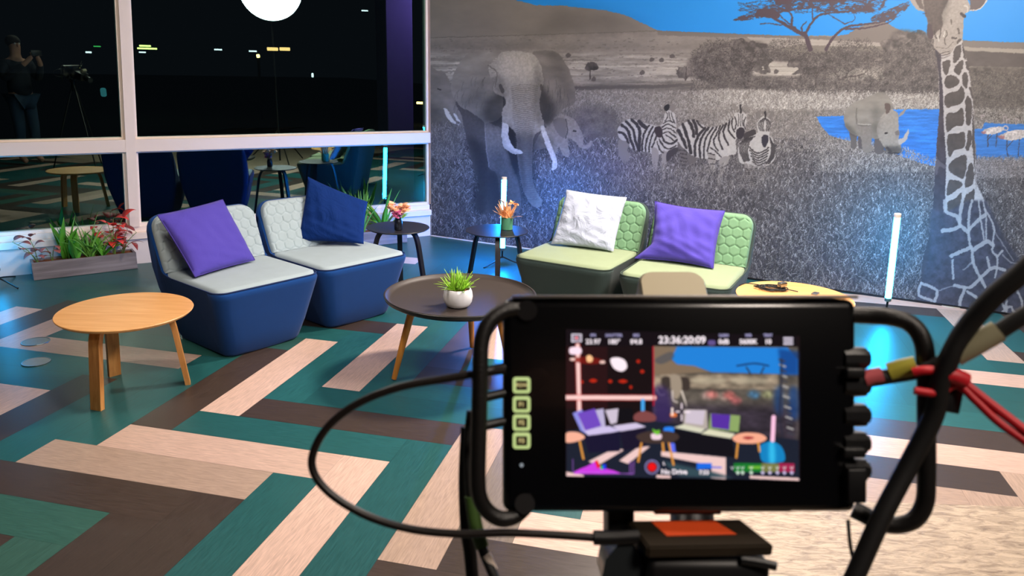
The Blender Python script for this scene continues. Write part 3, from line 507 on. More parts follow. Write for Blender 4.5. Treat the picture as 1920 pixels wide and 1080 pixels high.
    # seats
    for p, col in [([(80, 590), (140, 565), (200, 740), (130, 700)], (140, 140, 225)), ([(110, 590), (275, 560), (290, 690), (150, 700)], (188, 178, 214)), ([(285, 570), (370, 560), (360, 650), (320, 660)], (205, 192, 210)), ([(150, 700), (310, 670), (385, 700), (190, 745)], (206, 192, 232)), ([(330, 670), (480, 650), (545, 675), (390, 710)], (210, 196, 226)), ([(150, 735), (380, 705), (380, 830), (180, 840)], (20, 16, 46)), ([(380, 705), (545, 680), (540, 800), (400, 830)], (22, 16, 40)), ([(110, 590), (220, 560), (262, 670), (160, 700)], (112, 72, 190)), ([(370, 560), (455, 555), (470, 640), (360, 650)], (10, 8, 16)), ([(785, 565), (930, 570), (935, 690), (780, 680)], (180, 168, 160)), ([(800, 570), (920, 572), (905, 665), (790, 650)], (206, 192, 206)), ([(950, 590), (1140, 605), (1130, 710), (940, 690)], (140, 165, 100)), ([(955, 592), (1078, 600), (1070, 695), (960, 680)], (86, 46, 160)), ([(720, 680), (780, 660), (920, 690), (890, 715)], (215, 212, 188)), ([(890, 720), (940, 690), (1110, 720), (1080, 750)], (220, 216, 186)), ([(720, 690), (890, 720), (1090, 755), (1110, 870), (730, 830)], (12, 10, 20))]: f(p, col, sm=False)
    for p, col in (([(40, 715), (110, 710), (158, 740), (120, 765), (40, 775)], (246, 176, 150)), ([(485, 730), (560, 705), (700, 705), (755, 740), (700, 775), (560, 780), (500, 760)], (66, 50, 46)), ([(1090, 745), (1150, 715), (1260, 718), (1308, 750), (1250, 780), (1130, 778)], (246, 170, 140)), ([(1155, 745), (1190, 735), (1230, 745), (1190, 757)], (170, 60, 60)), ([(575, 725), (600, 718), (642, 725), (635, 755), (585, 755)], (238, 210, 220)), ([(585, 690), (610, 700), (630, 695), (625, 725), (600, 720)], (110, 190, 50)), ([(470, 600), (530, 575), (600, 600), (595, 640), (480, 640)], (128, 70, 70)), ([(700, 590), (735, 590), (735, 612), (700, 612)], (230, 120, 60))): f(p, col)
    for p in ([(125, 770), (148, 878)], [(515, 780), (495, 895)], [(650, 780), (655, 830)], [(690, 780), (718, 915)], [(1125, 780), (1115, 870)], [(1255, 780), (1262, 830)]): c.stroke(V(p), 4, (224, 150, 64), 1, False)
    c.stroke(V([(1352, 615), (1345, 760)]), 8, (255, 196, 226), 1, False)
    c.stroke(V([(710, 560), (710, 600)]), 4, (255, 230, 220), 1, False)
    # overlays
    for p in ([(735, 580), (755, 580)], [(785, 582), (820, 582)], [(770, 530), (770, 560)], [(770, 600), (770, 635)]): c.stroke(V(p), 2.6, (255, 235, 245), 1, False)
    f([(90, 960), (130, 940), (170, 925), (205, 905), (225, 890), (262, 930), (290, 940), (340, 952), (380, 968), (380, 974), (90, 974)], (205, 60, 225), sm=False)
    f([(220, 895), (236, 885), (256, 930), (236, 940)], (235, 30, 40), sm=False); f([(254, 930), (268, 915), (276, 945), (256, 945)], (40, 190, 60), sm=False); f([(268, 915), (290, 912), (290, 945), (272, 945)], (36, 60, 240), sm=False)
    for p in ([(82, 880), (82, 962), (465, 974)], [(442, 890), (442, 970)], [(468, 890), (468, 972)], [(455, 900), (455, 970)]): c.stroke(V(p), 1, (190, 110, 235), 1, False)
    a = np.linspace(0, 6.283, 25)[:-1]
    for r_, col in ((46, (150, 140, 200)), (40, (14, 10, 24)), (36, (170, 150, 200)), (33, (14, 8, 20)), (27, (236, 14, 20))): f(list(zip(582+r_*np.cos(a), 930+r_*np.sin(a))), col, sm=False)
    f([(865, 905), (960, 905), (960, 940), (865, 945)], (24, 104, 226), sm=False); c.stroke(V([(960, 932), (1020, 933)]), 2.5, (60, 90, 226), 1, False)
    for x0, x1, col in ((1100, 1275, (20, 120, 44)), (1275, 1385, (120, 122, 70)), (1385, 1482, (160, 30, 74))): f([(x0, 905), (x1, 908), (x1, 962), (x0, 960)], col, sm=False)
    f([(1190, 925), (1270, 925), (1270, 942), (1190, 942)], (110, 180, 50), sm=False)
    for i in range(9):
        x = [1125, 1155, 1210, 1282, 1328, 1376, 1420, 1466, 1090][i]; c.stroke(V([(x-8, 930), (x, 944), (x+9, 928)]), 1.6, (235, 235, 235), .9, False)
        if i < 8: f([(x-12, 962), (x, 956), (x+12, 964), (x, 980)], (214, 200, 240) if i > 2 else (220, 240, 220), .9)
    for r_, col in ((0, (235, 225, 240)), (8, (26, 14, 30)), (14, (225, 214, 232)), (19, (26, 14, 30))): f([(72+r_, 88+r_), (138-r_, 88+r_), (138-r_, 140-r_), (72+r_, 140-r_)], col, sm=False)
    f([(92, 114), (104, 100), (118, 114), (104, 126)], (240, 120, 130), sm=False)
    f([(940, 130), (980, 130), (980, 158), (940, 158)], (120, 100, 170), .8)
    for y in (115, 133, 151): c.stroke(V([(1418, y), (1470, y)]), 3.4, (225, 215, 232), 1, False)
    return c
# ================================================================== materials
M = {}
M['cream'] = mat('cream_paint', srgb(250, 232, 216), .45, var=.03, vscale=3)
M['plaster'] = mat('white_wall_paint', srgb(232, 220, 212), .7, bump=.15, bscale=60)
M['black'] = mat('black_plastic', srgb(12, 12, 14), .45)
M['blackm'] = mat('black_powder_coated_metal', srgb(16, 16, 18), .35, bump=.1, bscale=900)
M['rubber'] = mat('black_rubber', srgb(14, 13, 13), .6)
M['blackwood'] = mat('black_stained_plywood', srgb(26, 24, 28), .42, var=.3, vscale=30)
M['blacktop'] = mat('black_laminate', srgb(34, 31, 33), .42, bump=.1, bscale=500)
M['darktop'] = mat('charcoal_laminate', srgb(56, 48, 44), .5, var=.12, vscale=9, bump=.12, bscale=500)
M['darkedge'] = mat('black_laminate_edge', srgb(20, 19, 20), .4)
M['oak'] = wood('oak_veneer', srgb(222, 158, 92), srgb(238, 182, 118), .38, 0)
M['oakleg'] = wood('oak_leg_wood', srgb(190, 124, 60), srgb(222, 160, 92), .42, 2)
M['oakround'] = wood('honey_oak_leg', srgb(190, 118, 42), srgb(222, 152, 66), .4, 2)
M['greywood'] = wood('weathered_grey_wood', srgb(112, 104, 104), srgb(150, 142, 142), .75, 0, 5)
M['steel'] = mat('brushed_steel', srgb(170, 172, 170), .3, 1)
M['soil'] = mat('clay_granulate', srgb(128, 74, 44), .9, bump=1, bscale=90, var=.6, vscale=70)
def fabric(name, col, rough=.9, bs=900, bump=.4, var=.06):
    return mat(name, col, rough, bump=bump, bscale=bs, var=var, vscale=14, sheen=.1, spec=.2)
M['blue'] = fabric('blue_felt', srgb(12, 62, 126), var=.05)
M['pale'] = fabric('pale_grey_blue_wool', srgb(166, 182, 188), var=.07)
M['sage'] = fabric('sage_green_wool', srgb(140, 154, 122), var=.06)
M['sageback'] = fabric('sea_green_wool', srgb(116, 156, 120), var=.06)
M['olive'] = fabric('dark_olive_felt', srgb(54, 68, 64), var=.05)
M['pipe_blue'] = mat('navy_piping', srgb(22, 44, 92), .8)
M['pipe_green'] = mat('dark_green_piping', srgb(52, 66, 54), .8)
def cloth(name, col, sheen=.3, wr=.6, sc=7.):
    m = mat(name, col, .85, sheen=sheen*.4, spec=.2); N, L = m.node_tree.nodes, m.node_tree.links
    tc = N.new('ShaderNodeTexCoord'); n = N.new('ShaderNodeTexNoise'); n.inputs['Scale'].default_value = sc; n.inputs['Detail'].default_value = 5; n.inputs['Distortion'].default_value = 1.4
    L.new(tc.outputs['Object'], n.inputs['Vector']); q = N.new('ShaderNodeBump'); q.inputs['Strength'].default_value = wr; q.inputs['Distance'].default_value = .02
    L.new(n.outputs['Fac'], q.inputs['Height']); L.new(q.outputs[0], N['Principled BSDF'].inputs['Normal']); return m
M['purple'] = cloth('violet_cotton', srgb(78, 66, 166), wr=.25)
M['purple_dark'] = mat('violet_piping', srgb(62, 48, 140), .8)
M['navy'] = cloth('navy_velvet', srgb(0, 40, 104), .02, .7, 9)
M['white'] = cloth('white_crinkled_cotton', srgb(178, 186, 206), .2, .9, 11)
M['ceramic'] = mat('white_ceramic', srgb(232, 232, 232), .3, coat=.3)

# ================================================================== floor of coloured planks
GX, GY, GS, GA = 12.3706, -10.864, .1301*CAMH, -.22533
def g2w(gx, gy):
    x, y = (gx-GX)*GS, (gy-GY)*GS; c, s = math.cos(GA), math.sin(GA); return (c*x-s*y, s*x+c*y)
T_, D_, W_, N_, G_ = (36, 92, 92), (68, 56, 49), (214, 182, 165), (186, 160, 142), (128, 116, 104)
HC = {(0, 0): N_, (1, 1): W_, (2, 2): T_, (3, 3): D_, (4, 4): T_, (5, 5): T_, (6, 6): D_, (7, 7): T_, (-1, -1): D_, (-2, -2): (54, 98, 86), (-3, -3): D_, (5, -5): N_, (3, -7): T_, (4, -6): T_, (6, -4): (44, 96, 88), (7, -3): (50, 92, 84), (9, -1): D_, (17, -3): W_, (8, -2): T_, (10, 0): T_,
      (0, 10): W_, (1, 11): W_, (-1, 9): D_, (-2, 8): D_, (3, 13): N_, (2, 12): N_, (4, 14): D_, (5, 15): W_, (6, 16): D_, (7, 17): T_, (8, 18): T_, (9, 19): T_, (10, 20): W_, (11, 21): T_, (12, 22): D_, (8, 8): D_, (9, 9): W_, (10, 10): T_, (9, -11): T_, (8, -12): T_, (10, -10): (46, 98, 92), (11, -9): T_, (12, -8): (44, 88, 84), (-4, 6): T_}
VC = {(5, -4): T_, (6, -3): W_, (7, -2): T_, (8, -1): N_, (9, 0): G_, (10, 1): T_, (2, -7): (58, 98, 86), (3, -6): D_, (4, -5): D_, (2, 3): W_, (4, 5): W_, (3, 4): T_, (1, 2): D_, (0, 1): T_, (-1, 0): T_, (-2, -1): D_, (-3, -2): W_, (5, 6): T_, (6, 7): (84, 74, 84), (7, 8): W_, (8, 9): T_, (-6, 5): W_, (-7, 4): D_, (-8, 3): W_, (-5, 6): (40, 84, 82), (-4, 7): (46, 90, 84), (21, 12): N_, (20, 11): T_, (22, 13): T_, (23, 14): D_, (19, 10): T_, (18, 9): T_, (17, 8): T_, (16, 7): T_, (19, 0): N_, (18, -1): N_, (3, 14): T_, (2, 13): T_, (1, 12): T_, (4, 15): T_, (5, 16): T_, (6, 17): T_, (0, 11): T_}
rr = random.Random(3)
bm = bmesh.new(); uvl = bm.loops.layers.uv.new('UVMap'); cl = bm.loops.layers.float_color.new('plank')
def plank(x0, y0, x1, y1, col, horiz):
    vs = [bm.verts.new((*g2w(x, y), 0)) for x, y in ((x0, y0), (x1, y0), (x1, y1), (x0, y1))]
    fc = bm.faces.new(vs); ou, ov = rr.uniform(0, 50), rr.uniform(0, 50)
    j = rr.uniform(.94, 1.05); c4 = srgb(*[min(255, v*j) for v in col])
    uv = [(0, 0), (5, 0), (5, 1), (0, 1)] if horiz else [(0, 0), (0, 1), (5, 1), (5, 0)]
    for l, (u, v) in zip(fc.loops, uv): l[uvl].uv = (u+7*round(ou), v+3*round(ov)); l[cl] = c4
for r in range(-26, 40):
    for k in range(-7, 8):
        g = r+10*k; w = g2w(g+2.5, r+.5)
        if -6.5 < w[0] < 7 and -3 < w[1] < 9.5: plank(g, r, g+5, r+1, HC.get((r, g), T_ if w[1] > 4.6 and w[0] < 2 else rr.choice([T_, T_, D_, T_, W_])), True)
for c in range(-40, 46):
    for k in range(-8, 9):
        g = c+1+10*k; w = g2w(c+.5, g+2.5)
        if -6.5 < w[0] < 7 and -3 < w[1] < 9.5: plank(c, g, c+1, g+5, VC.get((c, g), T_ if w[1] > 4.6 and w[0] < 2 else rr.choice([T_, T_, D_, T_, N_])), False)
for pn, off in ((WN, .02), (MN, .02)):
    bmesh.ops.bisect_plane(bm, geom=list(bm.verts)+list(bm.edges)+list(bm.faces), plane_co=KX+pn*off, plane_no=pn, clear_outer=True)
me = bpy.data.meshes.new('floor'); bm.to_mesh(me); bm.free()
fm = bpy.data.materials.new('herringbone_vinyl_planks'); N, L = nt(fm); b = N['Principled BSDF']
vc = N.new('ShaderNodeVertexColor'); vc.layer_name = 'plank'; uvn = N.new('ShaderNodeUVMap'); uvn.uv_map = 'UVMap'
mp = N.new('ShaderNodeMapping'); mp.inputs['Scale'].default_value = (1.3, 16, 1); L.new(uvn.outputs[0], mp.inputs[0])
n = N.new('ShaderNodeTexNoise'); n.inputs['Scale'].default_value = 2.2; n.inputs['Detail'].default_value = 7; n.inputs['Distortion'].default_value = .8; L.new(mp.outputs[0], n.inputs['Vector'])
rp = N.new('ShaderNodeMapRange'); rp.inputs[1].default_value = .3; rp.inputs[2].default_value = .7; rp.inputs[3].default_value = .8; rp.inputs[4].default_value = 1.16; L.new(n.outputs['Fac'], rp.inputs[0])
sx = N.new('ShaderNodeSeparateXYZ'); L.new(uvn.outputs[0], sx.inputs[0])
def mth(op, a, bb=None):
    q = N.new('ShaderNodeMath'); q.operation = op
    for i, v in enumerate((a, bb)):
        if v is None: continue
        if isinstance(v, (int, float)): q.inputs[i].default_value = v
        else: L.new(v, q.inputs[i])
    return q.outputs[0]
fr = mth('ABSOLUTE', mth('SUBTRACT', mth('FRACT', sx.outputs['Y']), .5)); seam = mth('GREATER_THAN', fr, .492)
k = mth('MULTIPLY', rp.outputs[0], mth('SUBTRACT', 1, mth('MULTIPLY', seam, .35)))
vm = N.new('ShaderNodeVectorMath'); vm.operation = 'SCALE'; L.new(vc.outputs[0], vm.inputs[0]); L.new(k, vm.inputs['Scale']); L.new(vm.outputs[0], b.inputs['Base Color'])
ro = N.new('ShaderNodeMapRange'); ro.inputs[3].default_value = .28; ro.inputs[4].default_value = .46; L.new(n.outputs['Fac'], ro.inputs[0]); L.new(ro.outputs[0], b.inputs['Roughness'])
bp = N.new('ShaderNodeBump'); bp.inputs['Strength'].default_value = .25; bp.inputs['Distance'].default_value = .001; L.new(n.outputs['Fac'], bp.inputs['Height']); L.new(bp.outputs[0], b.inputs['Normal'])
fl = link('floor', me, fm, None, False); struct(fl, 'herringbone floor of teal, brown and pale wood-look planks')
# pale stone-look flooring beyond the planks at the right
sm = mat('pale_stone_tile', srgb(190, 172, 150), .5, bump=.5, bscale=40); N, L = sm.node_tree.nodes, sm.node_tree.links
tc = N.new('ShaderNodeTexCoord'); mp = N.new('ShaderNodeMapping'); mp.inputs['Scale'].default_value = (9, 34, 9); mp.inputs['Rotation'].default_value = (0, 0, .7); L.new(tc.outputs['Object'], mp.inputs[0])
n = N.new('ShaderNodeTexNoise'); n.inputs['Scale'].default_value = 1.3; n.inputs['Detail'].default_value = 9; n.inputs['Roughness'].default_value = .7; n.inputs['Distortion'].default_value = 1; L.new(mp.outputs[0], n.inputs['Vector'])
rp = N.new('ShaderNodeValToRGB'); rp.color_ramp.elements[0].position = .32; rp.color_ramp.elements[1].position = .6; rp.color_ramp.elements[0].color = srgb(132, 114, 98); rp.color_ramp.elements[1].color = srgb(206, 186, 162); L.new(n.outputs['Fac'], rp.inputs[0]); L.new(rp.outputs[0], N['Principled BSDF'].inputs['Base Color'])
bm = bmesh.new(); A_ = at(1290, 930); B_ = at(1920, 951); A2 = A_+(A_-Vector((0, 0, 0)))*0
dv = (B_-A_).normalized(); nv_ = Vector((dv.y, -dv.x, 0)); B2 = B_+dv*3.4
loft(bm, [[(p.x, p.y, z) for p in (A_, A_+nv_*4.2, B2+nv_*4.2, B2)] for z in (-.004, .0015)])
struct(from_bm('floor', bm, sm, None, False), 'pale stone-look flooring at the lower right')
# ================================================================== window wall
def wl(name, m, build, smooth=False, kind='structure'):
    bm = bmesh.new(); build(bm); o = from_bm(name, bm, m, None, smooth); o.location = KX; o.rotation_euler = (0, 0, TH)
    if kind: o['kind'] = kind
    return o
Z0, Z1, Z2, ZT = .292, .853, .945, 2.95
def lx(z): return -2.50+(z-.3)*.0585          # left edge of the mullion
def mw(z): return .068
wl('wall_left', M['plaster'], lambda bm: box(bm, (-3.1, .1, .1), (6.2, .18, .2)))
def sill(bm):
    box(bm, (-3.1, .075, .222), (6.2, .19, .05), bev=.004); box(bm, (-3.1, .085, .268), (6.2, .13, .045), bev=.004)
wl('window_1', M['cream'], sill); bpy.data.objects['window_1'].name = 'trim_1'
def frame(bm):
    def bar(x0, x1, z0, z1, y0=.0, y1=.11): box(bm, ((x0+x1)/2, (y0+y1)/2, (z0+z1)/2), (x1-x0, y1-y0, z1-z0), bev=.003)
    bar(-6.2, 0, Z1, Z2); bar(-6.2, 0, Z1-.012, Z2+.014, .035, .09)
    bar(-6.2, 0, ZT-.05, ZT+.1)
    # mullion, with a stepped reveal each side
    for (a, b_, y0, y1) in ((0, .068, -.0015, .11), (-.022, .012, .03, .1), (.056, .085, .05, .1)):
        loft(bm, [[(lx(z)+a, y0, z), (lx(z)+b_, y0, z), (lx(z)+b_, y1, z), (lx(z)+a, y1, z)] for z in (.29, 1.6, ZT)])
    bar(-5.55, -5.47, .29, ZT); bar(-.02, 0.02, .29, ZT, .04, .12)
    bar(-6.2, 0, Z0-.01, Z0+.02, .04, .1)
wl('trim_2', M['cream'], frame)
gm = bpy.data.materials.new('coated_double_glazing'); N, L = nt(gm); N.remove(N['Principled BSDF']); out = N['Material Output']
tr = N.new('ShaderNodeBsdfTransparent'); tr.inputs[0].default_value = (.62, .72, .68, 1); gl = N.new('ShaderNodeBsdfGlossy'); gl.inputs['Roughness'].default_value = .0; gl.inputs[0].default_value = (.72, 1, .95, 1)
fz = N.new('ShaderNodeFresnel'); fz.inputs[0].default_value = 1.45; ma = N.new('ShaderNodeMath'); ma.operation = 'MULTIPLY_ADD'; ma.inputs[1].default_value = .9; ma.inputs[2].default_value = .17; L.new(fz.outputs[0], ma.inputs[0])
mx = N.new('ShaderNodeMixShader'); L.new(ma.outputs[0], mx.inputs[0]); L.new(tr.outputs[0], mx.inputs[1]); L.new(gl.outputs[0], mx.inputs[2]); L.new(mx.outputs[0], out.inputs[0])
def pane(i, x0, x1, z0, z1, off):
    def bd(bm):
        f = lambda x, z, s: x if s is None else lx(z)+s
        q = [(f(x0[0], z0, x0[1]), z0), (f(x1[0], z0, x1[1]), z0), (f(x1[0], z1, x1[1]), z1), (f(x0[0], z1, x0[1]), z1)]
        loft(bm, [[(x, y, z) for x, z in q] for y in (off, off+.006)])
    o = wl('window_%d' % i, gm, bd); o['label'] = ['', 'lower right window pane behind the blue chairs', 'upper right window pane above the blue chairs', 'lower left window pane above the plant box', 'upper left window pane'][i]
pane(1, (0, .07), (-.005, None), Z0, Z1, .062); pane(2, (0, .07), (-.005, None), Z2, ZT, .062)
pane(3, (-5.48, None), (0, -.005), Z0, Z1, .072); pane(4, (-5.48, None), (0, -.005), Z2, ZT, .072)
# ================================================================== mural wall, ceiling
def ml(name, m, build, kind='structure'):
    bm = bmesh.new(); build(bm); o = from_bm(name, bm, m, None, False); o.location = KX; o.rotation_euler = (0, 0, PH)
    if kind: o['kind'] = kind
    return o
ml('wall_back', M['plaster'], lambda bm: box(bm, (3., .09, 1.5), (6.0, .12, 3.0)))
ml('dark_strip_back', M['black'], lambda bm: box(bm, (3.7, -.004, .006), (4.4, .012, .012)))  # thin black strip drawn where a dark gap line runs under the mural
ml('trim_3', M['cream'], lambda bm: box(bm, (.72, -.003, .004), (1.44, .008, .008)))
pm = print_mat('printed_wall_panel', .55)
n_, L_ = nt(pm)
def mural_fn(u, v):
    t = .004+u*4.93; z = .013+v*2.16
    P = np.stack([KX.x+MD.x*t-MN.x*.001, KX.y+MD.y*t-MN.y*.001, z], 1)
    c = (P-np.array([0, 0, CAMH])) @ RM
    ax = 960+FPX*c[:, 0]/c[:, 2]; ay = 540+FPX*c[:, 1]/c[:, 2]
    L0 = np.stack([t, np.full_like(t, -.001), z], 1)
    return L0, ax, ay
bm = bmesh.new(); box(bm, (2.469, .0135, 1.0925), (4.938, .026, 2.16))
mural = from_bm('safari_mural', bm, M['cream'], None, False); mural.location = KX; mural.rotation_euler = (0, 0, PH)
tag(mural, 'large printed safari mural with elephants, zebras, rhino and giraffe covering the wall', 'mural')
cv = paint_mural(); pr_ = painted('printed_picture', cv, mural_fn, 1360, 600, pm, mural); del cv
pr_['label'] = 'black and white savanna picture with blue sky and water'
M['ceil'] = mat('dark_ceiling_paint', srgb(70, 68, 68), .9)
bm = bmesh.new(); box(bm, (0, 2.5, 3.1), (14, 13, .1)); o = from_bm('ceiling', bm, M['ceil'], None, False); struct(o)
# half disc floor box at the foot of the mural, two round floor outlets
def disc(name, c, r, label, m1, m2, ring=.006, half=False):
    t = thing(name, (c.x, c.y, 0), 0, label, 'floor outlet')
    bm = bmesh.new(); lathe(bm, [(0, .0012), (0, .003), (r-ring, .003), (r-ring, .0012)], 48); from_bm('lid', bm, m1, t)
    bm = bmesh.new(); lathe(bm, [(r-ring, .001), (r-ring, .004), (r-.001, .004), (r, .002), (r, .001)], 48)
    from_bm('rim', bm, m2, t); return t
lidm = mat('floor_outlet_lid', srgb(150, 150, 138), .4, .4, var=.15, vscale=30)
d1 = disc('floor_outlet', at(67, 641), .072, 'round steel floor outlet set in the pale plank, the one nearer the plant box', lidm, M['steel'])
d2 = disc('floor_outlet', at(68, 679), .068, 'round steel floor outlet in the teal plank, the one nearer the viewer', lidm, M['steel'])
bm = bmesh.new(); c0 = at(1782, 572); R_ = .078
pts = [c0+MD*(R_*math.cos(a))-MN*(R_*math.sin(a)) for a in [PI*k/24 for k in range(25)]]
loft(bm, [[(p.x, p.y, z) for p in pts] for z in (.0005, .004)])
tag(from_bm('floor_hatch', bm, mat('beige_hatch', srgb(206, 190, 168), .5), None, False), 'beige half-round floor hatch lid against the foot of the mural', 'floor hatch')

# ================================================================== lounge chairs
HW = .322
def wz(z): return .232+(HW-.232)*min(1, max(0, z/.36))**.85
def corner(t, w, r):
    s = (abs(t)*w-(w-r))/r
    return r*(1-math.sqrt(max(0, 1-s*s))) if s > 0 else 0.
PROF = [(.115, .004), (.10, .022), (.07, .12), (.042, .24), (.014, .35), (.008, .374), (.016, .386), (.04, .39), (.12, .39), (.3, .388), (.46, .384), (.535, .39), (.572, .412), (.592, .45), (.62, .53), (.648, .61), (.668, .665), (.682, .695), (.70, .704), (.724, .694), (.738, .66), (.734, .55), (.715, .42), (.69, .3), (.665, .18), (.645, .03), (.63, .004)]
TS = [-1, -.985, -.95, -.9, -.84, -.76, -.6, -.3, 0, .3, .6, .76, .84, .9, .95, .985, 1]
def shell_mesh():
    bm = bmesh.new(); V = []
    for t in TS:
        R = []
        for i, (y, z) in enumerate(PROF):
            w = wz(z)
            if i <= 7: y = y+corner(t, w, .075)
            elif i >= 19: y = y-corner(t, w, .05)
            if z > .5: z = z-corner(t, HW, .085)*(z-.5)/.2; 
            if i <= 1: z = z+.6*corner(t, w, .02)
            R.append(bm.verts.new((t*w, y, z)))
        V.append(R)
    n = len(PROF)
    for a, b in zip(V, V[1:]):
        for i in range(n): bm.faces.new((a[i], b[i], b[(i+1) % n], a[(i+1) % n]))
    bm.faces.new(V[0]); bm.faces.new(V[-1][::-1])
    bmesh.ops.triangulate(bm, faces=[f for f in bm.faces if len(f.verts) > 4])
    return bm
def seat_mesh():
    bm = bmesh.new(); w = HW-.010; yb = .575
    def F(u, v):
        t = -1+2*u; x = t*w; yf = .024+corner(t, w, .07); y = yf+(yb-yf)*v
        e = min((1-abs(t))*w, (y-yf), .03)/.03; e = math.sqrt(max(0, 1-(1-e)**2))
        return (x, y, .382+.024*e+.006*math.cos(t*1.4)*math.sin(min(1, v)*PI))
    V = grid_mesh(bm, F, 44, 36)
    ed = [e for e in bm.edges if e.is_boundary]; r = bmesh.ops.extrude_edge_only(bm, edges=ed)
    for v in [g for g in r['geom'] if isinstance(g, bmesh.types.BMVert)]: v.co.z = .372
    return bm
def hexd(x, y, s):
    q = (x/s, y/s); best = 9; a, b_ = 1.0, math.sqrt(3)
    c1 = (q[0]-round(q[0]/a)*a, q[1]-round(q[1]/b_)*b_); c2 = (q[0]-(math.floor(q[0]/a)+.5)*a, q[1]-(math.floor(q[1]/b_)+.5)*b_)
    p = c1 if c1[0]**2+c1[1]**2 < c2[0]**2+c2[1]**2 else c2
    p = (abs(p[0]), abs(p[1])); return .5-max(p[0], p[0]*.5+p[1]*math.sqrt(3)/2)
def back_mesh():
    bm = bmesh.new(); w = HW-.012; y0, z0, y1, z1 = .565, .40, .676, .700; Lh = math.hypot(y1-y0, z1-z0); nn = ((z1-z0)/Lh, -(y1-y0)/Lh)
    def F(u, v):
        t = -1+2*u; x = t*w; h = v*(Lh-corner(t, w, .08))
        e = min((1-abs(t))*w, (Lh-corner(t, w, .08))-h, .028)/.028; e = math.sqrt(max(0, 1-(1-e)**2))
        d = hexd(x+.031, h+.02, .064); g = math.exp(-(d/.055)**2)
        th = .022*e+.004-.0065*g*min(1, e*1.2)
        return (x, y0+(y1-y0)*h/Lh-nn[0]*th, z0+(z1-z0)*h/Lh-nn[1]*th)
    V = grid_mesh(bm, F, 130, 66)
    ed = [e for e in bm.edges if e.is_boundary]; r = bmesh.ops.extrude_edge_only(bm, edges=ed)
    for v in [g for g in r['geom'] if isinstance(g, bmesh.types.BMVert)]: v.co.y += .015
    return bm
def pipe_mesh():
    bm = bmesh.new(); w = HW-.003; P = []
    P += [(-w, .56, .40), (-w, .5, .389), (-w, .3, .391), (-w, .12, .392)]
    for k in range(0, 9): a = PI/2*k/8; P.append((-w+.072*(1-math.cos(a)), .018+.072*(1-math.sin(a)), .392))
    P += [(-.1, .016, .392), (.1, .016, .392)]
    for k in range(8, -1, -1): a = PI/2*k/8; P.append((w-.072*(1-math.cos(a)), .018+.072*(1-math.sin(a)), .392))
    P += [(w, .12, .392), (w, .3, .391), (w, .5, .389), (w, .56, .40)]
    tube(bm, P, .0035, 6, 1); return bm
def lounge(loc, ang, sm_, pm_, bmt, pp, label, group):
    t = thing('lounge_chair', loc, ang, label, 'chair', group)
    from_bm('shell', shell_mesh(), sm_, t, ang=50); from_bm('seat_pad', seat_mesh(), pm_, t, ang=60); from_bm('backrest_pad', back_mesh(), bmt, t, ang=60); from_bm('piping', pipe_mesh(), pp, t)
    return t
g_ = 'armless lounge chairs with hexagon quilted backs'
c1 = lounge((-1.268, 3.906, 0), math.radians(50.5), M['blue'], M['pale'], M['pale'], M['pipe_blue'], 'blue lounge chair with pale quilted back and a violet cushion, beside the small wooden table', g_)
c2 = copy_tree(c1); c2.location = (-.844, 4.406, 0); c2.rotation_euler.z = math.radians(49); c2['label'] = 'blue armless lounge chair with pale grey quilted back holding the navy velvet cushion'
c3 = lounge((.272, 4.476, 0), math.radians(-28.3), M['olive'], M['sage'], M['sageback'], M['pipe_green'], 'sage green armless lounge chair with the white cushion, in front of the mural', g_)
c4 = copy_tree(c3); c4.location = (.883, 4.117, 0); c4.rotation_euler.z = math.radians(-26.5); c4['label'] = 'sage green armless lounge chair with a plump violet cushion on it'
# ================================================================== cushions
def cushion(name, c, b, m, mp_, label, pinch=.05, wr=.004, seed=1, group=None, extra=None, piping=True):
    BL, BR, TR, TL = [Vector(p) for p in c]; org = Vector(((BL.x+BR.x)/2, (BL.y+BR.y)/2, min(BL.z, BR.z))); nrm = (BR-BL).cross(TL-BL).normalized()
    rn = random.Random(seed); ph = [rn.uniform(0, 6) for _ in range(8)]
    def P(u, v, s):
        uu = u*(1-pinch*(1-v*v)); vv = v*(1-pinch*(1-u*u)); a, d = (uu+1)/2, (vv+1)/2
        p = BL*(1-a)*(1-d)+BR*a*(1-d)+TR*a*d+TL*(1-a)*d
        e = max(0, (1-u*u)*(1-v*v)); h = b*(e**.42)*(1+.12*math.sin(3*u+ph[0])*math.sin(2.3*v+ph[1]))
        fold = math.sin(9*u*v+ph[2]+3*u)*math.sin(7*v+ph[3])+.6*math.sin(15*u+4*v+ph[4])*(1-abs(v))+.8*math.sin(21*(v+.4*u)+ph[5])*max(0, -v)
        q = p+nrm*s*(h+wr*fold*min(1, e*4))
        if extra: q = extra(q, u, v, s)
        return q-org
    bm = bmesh.new(); n = 34; V = {}
    for s in (1, -1):
        for i in range(n+1):
            for j in range(n+1):
                if s < 0 and (i in (0, n) or j in (0, n)): V[s, i, j] = V[1, i, j]; continue
                V[s, i, j] = bm.verts.new(P(-1+2*i/n, -1+2*j/n, s))
        for i in range(n):
            for j in range(n):
                q = (V[s, i, j], V[s, i+1, j], V[s, i+1, j+1], V[s, i, j+1]); bm.faces.new(q if s > 0 else q[::-1])
    o = from_bm(name, bm, m, None, ang=80); o.location = org; tag(o, label, 'cushion', group)
    if piping:
        bm = bmesh.new(); ring = [V_ for V_ in ([P(-1+2*i/n, -1, 1) for i in range(n)]+[P(1, -1+2*i/n, 1) for i in range(n)]+[P(1-2*i/n, 1, 1) for i in range(n)]+[P(-1, 1-2*i/n, 1) for i in range(n+1)])]
        tube(bm, ring, .0035, 6, 1); from_bm('piping', bm, mp_, o)
    return o
gc = 'scatter cushions on the lounge chairs'
